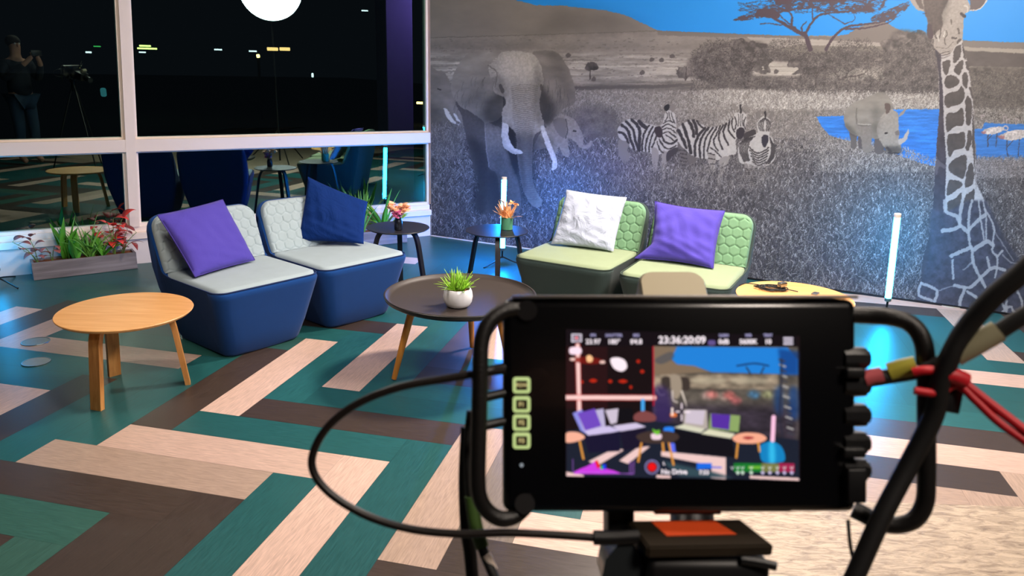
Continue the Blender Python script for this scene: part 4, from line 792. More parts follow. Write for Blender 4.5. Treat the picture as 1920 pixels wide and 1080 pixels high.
cushion('scatter_cushion', [(-1.68, 3.896, .425), (-1.491, 4.281, .425), (-1.69, 4.39, .752), (-1.90, 4.015, .726)], .055, M['purple'], M['purple_dark'], 'square violet cushion leaning on the left blue chair, beside the wooden table', .03, .003, 1, gc)
cushion('scatter_cushion', [at(556, 452, .44), (-.951, 4.75, .425), (-.97, 5.02, .65), (-1.315, 4.86, .83)], .075, M['navy'], M['navy'], 'navy blue velvet cushion standing on one corner on a blue chair', .045, .006, 4, gc, piping=False)
cushion('scatter_cushion', [(.249, 4.915, .42), (.64, 4.748, .42), (.733, 4.95, .735), (.346, 5.07, .757)], .05, M['white'], M['white'], 'crumpled white cushion on a sage green chair', .035, .006, 6, gc, piping=False)
def tail(q, u, v, s):
    k = max(0, (-u-.45)/.55)*max(0, (-v-.5)/.5); return q+Vector((-.075, .035, -.004))*k
cushion('scatter_cushion', [(.83, 4.56, .42), (1.185, 4.378, .42), (1.28, 4.60, .724), (.885, 4.775, .742)], .06, M['purple'], M['purple_dark'], 'plump violet cushion on the sage green chair nearest the giraffe side of the mural', .07, .006, 9, gc, tail)
# ================================================================== tables
def strip_leg(bm, top, knee, foot, wdt, thk):
    """bent plywood leg: flat strip from under the top, round a bend, down to the foot"""
    top, knee, foot = Vector(top), Vector(knee), Vector(foot)
    P = [top, top*.55+knee*.45]
    for k in range(1, 8):
        s = k/8; P.append((1-s)**2*(top*.45+knee*.55)+2*s*(1-s)*knee+s*s*(knee*.75+foot*.25))
    P += [knee*.75+foot*.25, foot]
    out = Vector((foot.x, foot.y, 0)).normalized(); side = Vector((-out.y, out.x, 0))
    rings = []
    for i, p in enumerate(P):
        t = (P[min(i+1, len(P)-1)]-P[max(i-1, 0)]).normalized(); n = t.cross(side).normalized()
        if i == len(P)-1: n = out
        rings.append([p+side*a*wdt/2+n*b_*thk/2 for a, b_ in ((-1, -1), (1, -1), (1, 1), (-1, 1))])
    loft(bm, rings)
def ply_table(name, loc, rz, r, h, legs, wtop, wleg, label, cat, wdt=.052, thk=.022, group=None, thick=.016):
    t = thing(name, loc, rz, label, cat, group)
    bm = bmesh.new(); lathe(bm, [(0, h-thick), (r-.012, h-thick), (r-.002, h-thick*.45), (r, h-.003), (r-.002, h), (0, h)], 72); from_bm('tabletop', bm, wtop, t)
    for a, rf, rk in legs:
        a = math.radians(a); u = Vector((math.cos(a), math.sin(a), 0)); bm = bmesh.new()
        zt = h-thick-thk/2-.001
        strip_leg(bm, u*(rk*.45)+Vector((0, 0, zt)), u*rk+Vector((0, 0, zt)), u*rf+Vector((0, 0, 0)), wdt, thk)
        bmesh.ops.bevel(bm, geom=list(bm.edges), offset=.003, segments=1, affect='EDGES') if False else None
        from_bm('leg', bm, wleg, t, ang=30)
    return t
tA = ply_table('coffee_table', (-1.80, 3.385, 0), 0, .295, .40, [(255, .235, .19), (138, .245, .19), (23, .235, .19)], M['oak'], M['oakleg'], 'small round light wooden table with three bent legs standing before the left blue chair', 'table', .056, .024)
tB = ply_table('coffee_table', (1.50, 3.90, 0), 0, .30, .40, [(250, .24, .19), (130, .24, .19), (10, .24, .19)], M['oak'], M['oakleg'], 'round light wooden table with a tangle of black cable on it, behind the monitor', 'table', .056, .024)
ply_table('side_table', (-.785, 5.11, 0), 0, .213, .465, [(330, .235, .155), (95, .2, .14), (215, .235, .155)], M['blacktop'], M['blackwood'], 'black round side table with the dark vase, beside the navy cushion', 'table', .034, .020, 'black three-legged side tables', .011)
ply_table('side_table', (-.112, 5.09, 0), 0, .213, .465, [(274, .235, .155), (28, .235, .155), (152, .235, .155)], M['blacktop'], M['blackwood'], 'black round side table with the green vase, in front of a glowing tube', 'table', .034, .020, 'black three-legged side tables', .011)
tt = thing('tray_table', (-.26, 3.715, 0), 0, 'large round dark tray table with splayed honey-coloured wooden legs in the middle of the group', 'table')
bm = bmesh.new(); lathe(bm, [(0, .392), (.30, .392), (.355, .396), (.378, .41), (.383, .424), (.381, .428), (.376, .427), (.368, .413), (.35, .405), (0, .405)], 96); from_bm('tray_top', bm, M['darktop'], tt)
bm = bmesh.new(); lathe(bm, [(.355, .3935), (.381, .409), (.386, .424), (.383, .4265), (.379, .424), (.37, .41)], 96); 
from_bm('rim', bm, M['darkedge'], tt)
for a in (203, 323, 83):
    a = math.radians(a); u = Vector((math.cos(a), math.sin(a), 0)); bm = bmesh.new()
    tube(bm, [u*.245+Vector((0, 0, .392)), u*.30+Vector((0, 0, .2)), u*.352+Vector((0, 0, .006))], .021, 16, 4, .013); from_bm('leg', bm, M['oakround'], tt)
bm = bmesh.new(); box(bm, (0, 0, .382), (.30, .05, .02)); box(bm, (0, 0, .382), (.05, .30, .02)); from_bm('crossbar', bm, M['darkedge'], tt)

# ================================================================== plants
def leafm(name, c1, c2, edge=None, rough=.45):
    m = bpy.data.materials.new(name); N, L = nt(m); b = N['Principled BSDF']; b.inputs['Roughness'].default_value = rough
    uv = N.new('ShaderNodeUVMap'); uv.uv_map = 'UVMap'; s = N.new('ShaderNodeSeparateXYZ'); L.new(uv.outputs[0], s.inputs[0])
    mr = N.new('ShaderNodeMath'); mr.operation = 'ABSOLUTE'; L.new(s.outputs['X'], mr.inputs[0])
    r = N.new('ShaderNodeValToRGB'); L.new(mr.outputs[0], r.inputs[0]); e = r.color_ramp.elements
    e[0].position = 0; e[0].color = c1; e[1].position = .7 if edge else 1; e[1].color = c2
    if edge: q = e.new(.78); q.color = edge
    L.new(r.outputs[0], b.inputs['Base Color']); b.inputs['Transmission Weight'].default_value = 0; return m
LM = {'lime': leafm('lime_leaf', srgb(140, 196, 60), srgb(90, 160, 40)), 'hosta': leafm('variegated_leaf', srgb(84, 158, 48), srgb(116, 182, 58), srgb(228, 242, 148)), 'grass': leafm('blade_leaf', srgb(124, 184, 80), srgb(80, 146, 52)),
      'red': leafm('red_leaf', srgb(236, 66, 60), srgb(216, 44, 56)), 'rust': leafm('rust_red_leaf', srgb(150, 52, 52), srgb(108, 44, 44)), 'pinkgreen': leafm('pink_veined_leaf', srgb(170, 96, 90), srgb(96, 110, 70)), 'stem': leafm('green_stem', srgb(110, 140, 60), srgb(90, 120, 50)),
      'succ': leafm('succulent_leaf', srgb(150, 200, 60), srgb(84, 160, 34)), 'peach': leafm('peach_petal', srgb(250, 196, 160), srgb(244, 160, 120)), 'pink': leafm('pink_petal', srgb(226, 120, 170), srgb(196, 80, 140)), 'orange': leafm('orange_petal', srgb(252, 190, 136), srgb(240, 140, 80))}
def leaf(bm, base, d, L, w, droop=.4, shape=1., n=8, fold=.25, roll=0.):
    """a bent blade: direction d (unit), length, width"""
    uvl = bm.loops.layers.uv.verify(); d = Vector(d).normalized(); side = d.cross(Vector((0, 0, 1)))
    if side.length < .05: side = Vector((1, 0, 0))
    side.normalize(); side = Matrix.Rotation(roll, 3, d) @ side; p = Vector(base); rows = []
    for i in range(n+1):
        t = i/n; ww = w*(math.sin(PI*min(1, (t*.94+.06))**shape))*.5+.0004; up = side.cross(d).normalized()
        rows.append((bm.verts.new(p-side*ww+up*ww*fold), bm.verts.new(p), bm.verts.new(p+side*ww+up*ww*fold), t))
        d = (d+Vector((0, 0, -1))*droop/n*(1+t)).normalized(); p = p+d*L/n
    for a, b_ in zip(rows, rows[1:]):
        for k, (u0, u1) in enumerate(((-1, 0), (0, 1))):
            f_ = bm.faces.new((a[k], a[k+1], b_[k+1], b_[k]))
            for l, uv in zip(f_.loops, ((u0, a[3]), (u1, a[3]), (u1, b_[3]), (u0, b_[3]))): l[uvl].uv = uv
def leafobj(name, bm, m, parent=None):
    me = bpy.data.meshes.new(name); bm.to_mesh(me); bm.free(); o = link(name, me, m, parent, True, 180)
    s = o.modifiers.new('thickness', 'SOLIDIFY'); s.thickness = .0008; return o
def rvec(rn, el0, el1, az0=0, az1=2*PI):
    a = rn.uniform(az0, az1); e = rn.uniform(el0, el1); return Vector((math.cos(a)*math.cos(e), math.sin(a)*math.cos(e), math.sin(e)))
def blades(name, loc, n, L, w, m, label, seed, el=(1.0, 1.5), droop=.5, shape=.8, cat='plant', stems=False, spread=.02, group=None, rand=.3):
    rn = random.Random(seed); bm = bmesh.new(); bm.loops.layers.uv.verify()
    for k in range(n):
        d = rvec(rn, *el); leaf(bm, (rn.uniform(-spread, spread), rn.uniform(-spread, spread), 0), d, L*rn.uniform(1-rand, 1+rand*.5), w*rn.uniform(.8, 1.2), droop*rn.uniform(.5, 1.4), shape, roll=rn.uniform(-.5, .5))
    o = leafobj(name, bm, m); o.location = loc; return tag(o, label, cat, group)
def stalks(name, loc, spec, m, label, seed, group=None):
    """stems carrying broad leaves: spec = list of (azimuth deg, lean, height, leaf length, leaf width, n)"""
    rn = random.Random(seed); t = thing(name, loc, 0, label, 'plant', group); bs = bmesh.new(); bl = bmesh.new(); bl.loops.layers.uv.verify(); bs.loops.layers.uv.verify()
    for az, lean, h, ll, lw, n in spec:
        a = math.radians(az); u = Vector((math.cos(a), math.sin(a), 0)); P = [Vector((0, 0, -.02)), u*lean*.35+Vector((0, 0, h*.55)), u*lean+Vector((0, 0, h))]
        tube(bs, P, .0035, 6, 5, .0018); Q = catmull(P, 10)
        for k in range(n):
            q = Q[int(len(Q)*(.45+.55*k/max(1, n-1)))-1]; d = rvec(rn, .1, 1.0); st = q+d*.02
            tube(bs, [q, st], .0013, 5, 1); leaf(bl, st, d, ll*rn.uniform(.9, 1.2), lw*rn.uniform(1.1, 1.5), .9, .75, roll=rn.uniform(-.4, .4))
    from_bm('stem', bs, LM['stem'], t); leafobj('foliage', bl, m, t); return t
# wooden trough along the window wall
def trough(c, d, Lh, label, w=.14, h=.125):
    ang = math.atan2(d.y, d.x); t = thing('planter_box', (c.x, c.y, 0), ang, label, 'planter')
    bm = bmesh.new()
    for s in (-1, 1): box(bm, (0, s*(w/2-.008), h/2+.002), (Lh, .016, h), bev=.0015)
    from_bm('side_board', bm, M['greywood'], t, False)
    bm = bmesh.new()
    for s in (-1, 1): box(bm, (s*(Lh/2-.008), 0, h/2+.002), (.016, w-.033, h-.002), bev=.0015)
    box(bm, (0, 0, .012), (Lh-.034, w-.034, .016)); from_bm('end_board', bm, M['greywood'], t, False)
    rn = random.Random(2); bm = bmesh.new(); grid_mesh(bm, lambda u, v: ((u-.5)*(Lh-.034), (v-.5)*(w-.034), h-.014+.008*rn.random()), 90, 16); o = from_bm('granulate', bm, M['soil'], t, True, 180); o['kind'] = 'stuff'
    return t
pc = (at(62, 527)+at(257, 504))/2+WN*.072; pd = (at(257, 504)-at(62, 527)).normalized(); PL = (at(257, 504)-at(62, 527)).length
trough(pc, pd, PL, 'long weathered grey wooden plant box against the window wall, left of the blue chairs')
def pp(s, off=0, z=.108): return tuple(pc+pd*s*PL+WN*off+Vector((0, 0, z)))
stalks('potted_plant', pp(-.43), [(200, .14, .16, .075, .04, 4), (150, .07, .17, .07, .036, 4), (255, .10, .11, .065, .036, 2)], LM['pinkgreen'], 'leggy pink-veined plant at the left end of the grey plant box', 3)
stalks('potted_plant', pp(-.30, .01), [(60, .03, .11, .055, .034, 3), (200, .03, .10, .055, .034, 2)], LM['pinkgreen'], 'short pink-veined sprig second from the left in the grey plant box', 5)
blades('potted_plant', pp(-.16, .02), 10, .30, .066, LM['hosta'], 'tall broad-leaved green plant with pale leaf edges in the grey plant box', 8, (1.15, 1.5), .35, .85)
blades('potted_plant', pp(-.07, -.03), 7, .22, .07, LM['hosta'], 'lower broad-leaved green plant with pale leaf edges at the front of the grey plant box', 14, (1.05, 1.45), .4, .85)
blades('potted_plant', pp(.06, -.02), 26, .30, .018, LM['grass'], 'spider plant with thin arching leaves in the middle of the grey plant box', 12, (.75, 1.45), .8, .7)
blades('potted_plant', pp(.17, -.02), 12, .21, .045, LM['hosta'], 'bushy green plant in the grey plant box, just left of the red-leaved one', 17, (.7, 1.4), .6, .8)
stalks('potted_plant', pp(.30, 0), [(80, .03, .27, .10, .055, 3), (10, .08, .27, .11, .055, 3), (190, .10, .20, .08, .035, 4), (160, .03, .23, .08, .04, 4), (300, .03, .14, .09, .055, 3)], LM['red'], 'tall plant with bright red leaves at the right of the grey plant box', 21)
stalks('potted_plant', pp(.38, .0), [(20, .11, .16, .10, .028, 4), (340, .10, .10, .11, .026, 4), (60, .06, .18, .08, .03, 3), (250, .02, .05, .07, .035, 1)], LM['rust'], 'plant with dark rust-red leaves at the right end of the grey plant box', 25)
# second trough, mostly behind the side table with the dark vase
qc = KX-WD*.62-WN*.10; 
trough(qc, WD, .62, 'grey wooden plant box against the window wall, behind the side table with the dark vase')
def qq(s, off=0, z=.108): return tuple(qc+WD*s+WN*off+Vector((0, 0, z)))
blades('potted_plant', qq(-.24), 12, .34, .065, LM['hosta'], 'broad green leaves with pale edges right beside the navy cushion', 31, (.9, 1.4), .5, .85)
blades('potted_plant', qq(-.08), 40, .40, .017, LM['grass'], 'upright grassy plant in front of the reflected blue tube', 33, (1.1, 1.5), .35, .7)
blades('potted_plant', qq(.10, -.02), 9, .42, .05, LM['hosta'], 'tall lime-edged plant behind the pink and orange flowers', 37, (.95, 1.5), .55, .85)
blades('potted_plant', qq(.13, -.04), 8, .32, .055, LM['lime'], 'arching green leaves nearest the corner of the mural', 40, (.5, 1.2), .8, .85)
# white pot with succulent on the tray table
pt = thing('plant_pot', (-.262, 3.565, .4055), 0, 'small white ceramic bowl pot standing on the dark tray table', 'pot')
bm = bmesh.new(); lathe(bm, [(0, 0), (.045, 0), (.058, .006), (.068, .024), (.0725, .05), (.069, .074), (.062, .09), (.060, .091), (.057, .089), (.062, .07), (0, .068)], 56); from_bm('bowl', bm, M['ceramic'], pt)
bm = bmesh.new(); lathe(bm, [(0, .068), (.0615, .068), (.0615, .074), (0, .080)], 40); from_bm('granulate', bm, M['soil'], pt)
rn = random.Random(4); bm = bmesh.new(); bm.loops.layers.uv.verify()
for k in range(78):
    d = rvec(rn, .35, 1.5); leaf(bm, (rn.uniform(-.03, .03), rn.uniform(-.03, .03), .0), d, rn.uniform(.06, .115), .011, rn.uniform(-.1, .35), .55, 6, .5)
o = leafobj('succulent', bm, LM['succ']); o.location = (-.262, 3.565, .482); tag(o, 'spiky bright green succulent growing in the white pot', 'plant')
# vases with flowers on the side tables
def blossom(bm, c, r, rn, n=5, w=.8):
    for k in range(n): leaf(bm, c, rvec(rn, -.2, .9), r*rn.uniform(.8, 1.15), r*w, .3, .7, 6, .3, rn.uniform(-.6, .6))
vz = Vector((-.770, 5.02, .4655)); v1 = thing('vase', vz, 0, 'dark metallic little vase on the side table left of the corner', 'vase')
bm = bmesh.new(); lathe(bm, [(0, 0), (.022, 0), (.027, .004), (.028, .045), (.027, .06), (.022, .07), (.0215, .078), (.0235, .08), (.019, .08), (.019, .06), (0, .058)], 40); from_bm('vessel', bm, mat('gunmetal_glaze', srgb(50, 54, 66), .22, .7), v1)
rn = random.Random(6); f1 = thing('flower_bunch', (vz.x, vz.y, vz.z+.062), 0, 'peach and pink flowers standing in the dark metallic vase', 'flowers')
bs = bmesh.new(); b1 = bmesh.new(); b2 = bmesh.new()
for k, (x, y, z) in enumerate([(-.055, -.01, .085), (-.042, .02, .10), (-.026, -.02, .075), (.036, .01, .085), (.052, -.02, .07), (.03, .02, .10), (.062, .01, .09), (0, .0, .085)]):
    tube(bs, [(0, 0, 0), (x*.35, y*.35, z*.6), (x, y, z)], .0016, 5, 5); blossom(b1, (x, y, z), .038, rn, 9, .9)
for x, y, z in ((-.02, -.02, .05), (0, -.03, .06), (.02, -.02, .045), (.01, .0, .035), (-.012, -.03, .03), (.025, -.01, .065), (-.03, -.01, .068)):
    tube(bs, [(0, 0, 0), (x, y, z)], .0014, 5, 1); blossom(b2, (x, y, z), .03, rn, 9, .9)
from_bm('stem', bs, LM['stem'], f1); leafobj('peach_blossom', b1, LM['peach'], f1)['label'] = 'peach coloured blossoms'; leafobj('pink_blossom', b2, LM['pink'], f1)['label'] = 'pink blossoms'
vz = Vector((-.047, 5.13, .4655)); v2 = thing('vase', vz, 0, 'small sea-green cylindrical vase on the side table beside the glowing tube', 'vase')
bm = bmesh.new(); lathe(bm, [(0, 0), (.038, 0), (.041, .003), (.041, .084), (.039, .086), (.036, .084), (.036, .06), (0, .058)], 40); from_bm('vessel', bm, mat('sea_green_glaze', srgb(84, 150, 116), .5), v2)
f2 = thing('flower_bunch', (vz.x, vz.y, vz.z+.062), 0, 'spiky orange flower in the sea-green vase', 'flowers'); rn = random.Random(8); bm = bmesh.new()
for k in range(60):
    leaf(bm, (rn.uniform(-.02, .02), rn.uniform(-.02, .02), 0), rvec(rn, .6, 1.5), rn.uniform(.06, .14), .024, rn.uniform(-.2, .6), .6, 7, .4)
for x, y, z in ((.06, 0, .11), (.03, .01, .115), (-.03, 0, .12)): blossom(bm, (x, y, z), .03, rn, 6)
leafobj('petals', bm, LM['orange'], f2)
bs = bmesh.new(); tube(bs, [(0, 0, 0), (.003, 0, .05)], .004, 6, 1); from_bm('stem', bs, LM['stem'], f2)

# ================================================================== glowing tube lamps on little tripods
def emis(name, col, s):
    m = bpy.data.materials.new(name); N, L = nt(m); b = N['Principled BSDF']; b.inputs['Base Color'].default_value = (.1, .1, .1, 1); b.inputs['Emission Color'].default_value = col; b.inputs['Emission Strength'].default_value = s; return m
def tube_lamp(p0, p1, m, label, az, r=.0195, wall=None):
    p0, p1 = Vector(p0), Vector(p1); t = thing('tube_lamp', (p0.x, p0.y, 0), 0, label, 'lamp', 'glowing tube lamps'); o = Vector((p0.x, p0.y, 0)); a, b_ = p0-o, p1-o; d = (b_-a).normalized()
    bm = bmesh.new(); tube(bm, [a+d*.02, b_-d*.02], r, 24, 1); from_bm('light_tube', bm, m, t)
    if wall is not None:
        w_ = Vector(wall).normalized(); u_ = d.cross(w_).normalized(); w_ = u_.cross(d).normalized(); bm = bmesh.new(); sec = [((r+.0008)*math.cos(g), (r+.0008)*math.sin(g)) for g in np.linspace(1.0, PI-1.0, 14)]+[((r+.0035)*math.cos(g), (r+.0035)*math.sin(g)) for g in np.linspace(PI-1.0, 1.0, 14)]
        loft(bm, [[q+u_*x+w_*y for x, y in sec] for q in (a+d*.021, b_-d*.021)]); from_bm('back_channel', bm, M['blackm'], t)
    for q, s in ((a, 1), (b_, -1)):
        bm = bmesh.new(); tube(bm, [q, q+d*s*.022], r+.0012, 24, 1); from_bm('end_cap', bm, M['cream'] if s < 0 else M['steel'], t)
    bm = bmesh.new(); tube(bm, [a+d*.002, (0, 0, max(.05, a.z-.06))], .007, 10, 1); from_bm('stand_column', bm, M['blackm'], t)
    for k in range(3):
        g = math.radians(az+120*k); bm = bmesh.new(); tube(bm, [(0, 0, max(.05, a.z-.05)), (.10*math.cos(g), .10*math.sin(g), .03), (.20*math.cos(g), .20*math.sin(g), .005)], .0055, 8, 3); from_bm('leg', bm, M['blackm'], t)
    return t
TB = emis('deep_blue_tube', (.004, .22, 1, 1), 400); TC = emis('cyan_tube', (.007, .42, 1, 1), 130); TL_ = emis('dim_cyan_tube', (.01, .42, 1, 1), 20)
tube_lamp((-.085, 5.97, .115), (-.083, 6.0, .70), TB, 'blue glowing tube lamp behind the side table with the green vase', 105, wall=MN+WN*-.1)
tube_lamp((2.475, 4.83, .115), (2.41, 4.76, .705), TC, 'cyan glowing tube lamp leaning in front of the mural, left of the giraffe', 215)
tube_lamp(at(-1, 534)+Vector((0, 0, .10)), at(-1, 534)+Vector((-.03, .02, .71)), TL_, 'cyan glowing tube lamp at the far left edge before the window wall', 335)

# ================================================================== cable tangle and adapter on the right table
rn = random.Random(11); P = []
for k in range(44):
    a = k*.9; r_ = .05+.022*math.sin(k*1.7); P.append((r_*math.cos(a)*1.35, r_*math.sin(a)*.8, .004+.010*(k % 5)/5+.002*rn.random()))
P = [(-.16, .05, .004), (-.13, .075, .006), (-.09, .07, .01)]+P+[(.09, -.03, .008), (.13, -.045, .004)]
bm = bmesh.new(); tube(bm, P, .0028, 6, 4); o = from_bm('cable', bm, M['rubber'], None); o.location = (1.415, 4.02, .401); tag(o, 'coiled black cable heaped on the right wooden table', 'cable')
bm = bmesh.new(); box(bm, (0, 0, .014), (.045, .03, .024), Matrix.Rotation(.5, 3, 'Z'), .003); o = from_bm('power_adapter', bm, M['steel'], None); o.location = (1.465, 4.0, .422); tag(o, 'small silver power plug lying on the cable tangle', 'adapter')
bm = bmesh.new(); box(bm, (.0, 0, .004), (.03, .05, .006), Matrix.Rotation(-.7, 3, 'Z'), .002); o = from_bm('cable_tie', bm, M['steel'], None); o.location = (1.63, 3.95, .4005); tag(o, 'flat silver clip on the right wooden table, right of the cable', 'clip')
# ================================================================== camera rig in the foreground
BD = .5
CXV, CYV, CZV = Vector(RM[:, 0]), Vector(RM[:, 1]), Vector(RM[:, 2])          # right, down, forward of the view
RO = away(1285, 760, BD)
def rp_(px, py, d=BD): return away(px, py, d)-RO
def rigbox(bm, px, py, w, h, d0, d1, bev=.004, sc=None, rot=0):
    """box facing the viewer: centre and size in metres measured at depth d0"""
    c = (away(px, py, d0)+away(px, py, d0)+CZV*(d1-d0))/2-RO; R3 = Matrix((CXV, -CYV, -CZV)).transposed()
    if rot: R3 = R3 @ Matrix.Rotation(rot, 3, 'Z')
    box(bm, c, (w, h, d1-d0), R3, bev, 3)
k_ = BD/FPX
mon = thing('camera_monitor', RO, 0, 'black camera monitor with side handles showing the live picture of the lounge', 'monitor')
glossb = mat('black_glossy_bezel', srgb(8, 8, 10), .25, coat=.2)
bm = bmesh.new(); rigbox(bm, 1275, 762, 666*k_, 402*k_, BD, BD+.032, .006); rigbox(bm, 1310, 950, 360*k_, 24*k_, BD+.001, BD+.03, .003); from_bm('housing', bm, glossb, mon)
bm = bmesh.new(); rigbox(bm, 1285, 557, 650*k_, 6*k_, BD-.001, BD+.034, .001); from_bm('top_edge', bm, mat('grey_edge_strip', srgb(92, 86, 80), .4, .3), mon)  # lighter grey strip along the top of the housing
cs = paint_screen()
def scr(u, v):
    TL, TR, BR, BL = [np.array(q, float) for q in ((1061, 617), (1500, 630), (1500, 901), (1061, 893))]
    u_, v_ = u[:, None], v[:, None]; p = (TL*(1-u_)+TR*u_)*(1-v_)+(BL*(1-u_)+BR*u_)*v_
    co = np.array([tuple(away(a, b_, BD-.0012)-RO) for a, b_ in p]); return co, p[:, 0], p[:, 1]
painted('screen', cs, scr, 440, 280, print_mat('screen_picture', .2, 1.05), mon); del cs
R4 = Matrix((CXV, -CYV, -CZV)).transposed().to_4x4()
white_e = emis('screen_white', (1, .88, .95, 1), 1.0); lav_e = emis('screen_lavender', (.45, .42, .75, 1), .8)
def st(s, px, py, size, m=white_e): text('screen_text', s, size*k_, Matrix.Translation(away(px, py, BD-.0016)-RO) @ R4, m, mon)
st('23:36:20:09', 1279, 638, 19)
for s, l, x in (('23.97', 'FPS', 1112), ('180°', 'SHUTTER', 1151), ('f/4.8', 'IRIS', 1193), ('0dB', 'GAIN', 1357), ('5600K', 'WB', 1403), ('10', 'TINT', 1440)):
    st(s, x, 641, 12.5); st(l, x, 629, 7.5, lav_e)
st('No Drive', 1264, 885, 12.5); st('7:33', 1320, 886, 11); st('L', 1245, 869, 8)
gb = emis('button_glow_green', (.62, .78, .28, 1), .75); ink = mat('button_cap', srgb(46, 30, 14), .5); ye = emis('button_letter_yellow', (.9, .75, .3, 1), .7)
for y, s in ((722, 'POW'), (758, 'F1'), (792, 'F2'), (826, 'F3')):
    bm = bmesh.new(); P0 = rrect(33*k_, 30*k_, 6*k_); P1 = rrect(21*k_, 18*k_, 2*k_)
    c = away(978, y, BD-.0006)-RO; f_ = lambda p, dz: c+CXV*p[0]-CYV*p[1]-CZV*dz
    V = [[bm.verts.new(f_(p, dz)) for p in PP] for PP, dz in ((P0, 0), (P0, .0012), (P1, .0016), (P1, 0))]
    for a, b_ in zip(V, V[1:]):
        for i in range(len(a)): bm.faces.new((a[i], a[(i+1) % len(a)], b_[(i+1) % len(a)], b_[i]))
    bo = from_bm('button', bm, gb, mon, False); 
    bm = bmesh.new(); loft(bm, [[f_(p, dz) for p in P1] for dz in (.0001, .0012)]); from_bm('button_cap', bm, ink, bo, False)
    text('button_letter', s, (9 if s == 'POW' else 11)*k_, Matrix.Translation(c-CZV*.0014) @ R4, ye, bo)
bm = bmesh.new(); lathe(bm, [(0, 0), (.0012, 0), (.0012, .0008), (0, .0008)], 16); bmesh.ops.transform(bm, matrix=Matrix.Translation(rp_(978, 872, BD-.0004)) @ R4, verts=bm.verts); from_bm('indicator', bm, emis('indicator', (.6, .7, .8, 1), .35), mon)
hb = mat('black_rubber_coated_bar', srgb(20, 18, 17), .42, bump=.2, bscale=700)
def h_(pts, r=.0052): 
    bm = bmesh.new(); tube(bm, [rp_(*p) for p in pts], r, 18, 7); return bm
from_bm('handle', h_([(992, 580, .505), (975, 579, .503), (945, 584, .5), (918, 603, .497), (903, 640, .495), (900, 700, .494), (898, 800, .494), (896, 890, .494), (899, 930, .495), (914, 958, .497), (940, 973, .499), (965, 968, .502), (984, 952, .506)]), hb, mon)['label'] = 'left bar handle of the monitor'
from_bm('handle', h_([(1588, 590, .51), (1630, 592, .506), (1670, 595, .5), (1705, 606, .496), (1728, 634, .493), (1736, 680, .492), (1737, 780, .492), (1737, 900, .493), (1733, 945, .494), (1715, 974, .496), (1685, 984, .5), (1650, 980, .504), (1622, 966, .507), (1600, 955, .51)], .0057), hb, mon)['label'] = 'right bar handle of the monitor'
bm = bmesh.new()
for y in (694, 742, 795): tube(bm, [rp_(900, y+6, .498), rp_(922, y, .501), rp_(950, y-6, .505)], .0032, 10, 3)
from_bm('cable_clip', bm, M['black'], mon)
for x, y in ((988, 582), (984, 945)):
    bm = bmesh.new(); tube(bm, [rp_(x, y, .4975), rp_(x, y, .51)], .0066, 20, 1); from_bm('handle_socket', bm, M['blackm'], mon)
for y in (672, 722, 778, 830, 880):
    bm = bmesh.new(); c = rp_(1612, y, .505)
    tube(bm, [c-CXV*.012, c+CXV*.0028], .0078, 9, 1); tube(bm, [c+CXV*.0025, c+CXV*.0055], .0055, 9, 1); from_bm('connector', bm, M['blackm'], mon, ang=20)
for x, y, a, b_ in ((1608, 912, .012, .022), (1604, 850, .014, .006), (1606, 700, .012, .006)):
    bm = bmesh.new(); rigbox(bm, x, y, a, b_, .493, .52, .001); from_bm('port_cover', bm, M['black'], mon)

# tripod with head and quick release plate
tp = thing('tripod', (RO.x, RO.y+.03, 0), 0, 'black camera tripod head carrying the monitor, orange sticker on its plate', 'tripod'); TO = Vector((RO.x, RO.y+.03, 0))
def tb(name, f, m):
    bm = bmesh.new(); f(bm); bmesh.ops.translate(bm, verts=bm.verts, vec=RO-TO); return from_bm(name, bm, m, tp, True, 35)
pl_m = mat('anodised_plate', srgb(58, 50, 40), .35, .4)
PZ = away(1330, 1000, .5).z; Q = [(1178, 975), (1388, 972), (1452, 1022), (1215, 1026)]
def plate(bm):
    top = [at(*q, PZ)-RO for q in Q]; dn = Vector((0, 0, -.0085)); loft(bm, [top, [p+dn for p in top]]); bmesh.ops.bevel(bm, geom=list(bm.edges), offset=.0012, segments=2, affect='EDGES')
tb('quick_release_plate', plate, pl_m)
def stick(bm):
    q = [at(x, y, PZ+.0005)-RO for x, y in ((1221, 978), (1338, 975), (1381, 1001), (1250, 1004))]; loft(bm, [q, [p-Vector((0, 0, .0006)) for p in q]])
tb('orange_sticker', stick, mat('orange_sticker', srgb(238, 84, 30), .6))
tb('upright_bracket', lambda bm: rigbox(bm, 1165, 1000, .018, .05, .52, .55, .002), M['black'])
tb('monitor_mount', lambda bm: rigbox(bm, 1290, 957, .045, .006, .512, .53, .001), M['black'])
tb('head', lambda bm: (rigbox(bm, 1330, 1090, .080, .028, .49, .56, .006), rigbox(bm, 1330, 1170, .05, .05, .49, .55, .01)), M['black'])
def shard(bm):
    a = [rp_(x, y, .5) for x, y in ((1128, 1085), (1135, 1050), (1160, 1020), (1185, 1010), (1215, 1085))]; loft(bm, [a, [p+CZV*.03 for p in a]])
tb('head_side_knob', shard, mat('dark_smoked_plastic', srgb(40, 44, 46), .25))
tb('pan_lever', lambda bm: tube(bm, [rp_(1390, 1050, .49), rp_(1430, 1056, .487), rp_(1456, 1062, .485)], .003, 8, 3), M['black'])
for a in (100, 220, 340):
    a = math.radians(a); bm = bmesh.new(); tube(bm, [(0, 0, 1.17), (.16*math.cos(a), .16*math.sin(a), .7), (.38*math.cos(a), .38*math.sin(a), .0)], .014, 10, 3, .009); from_bm('leg', bm, M['blackm'], tp)
bm = bmesh.new(); tube(bm, [(0, 0, 1.05), (0, 0, 1.2)], .03, 20, 1); from_bm('crown', bm, M['blackm'], tp)
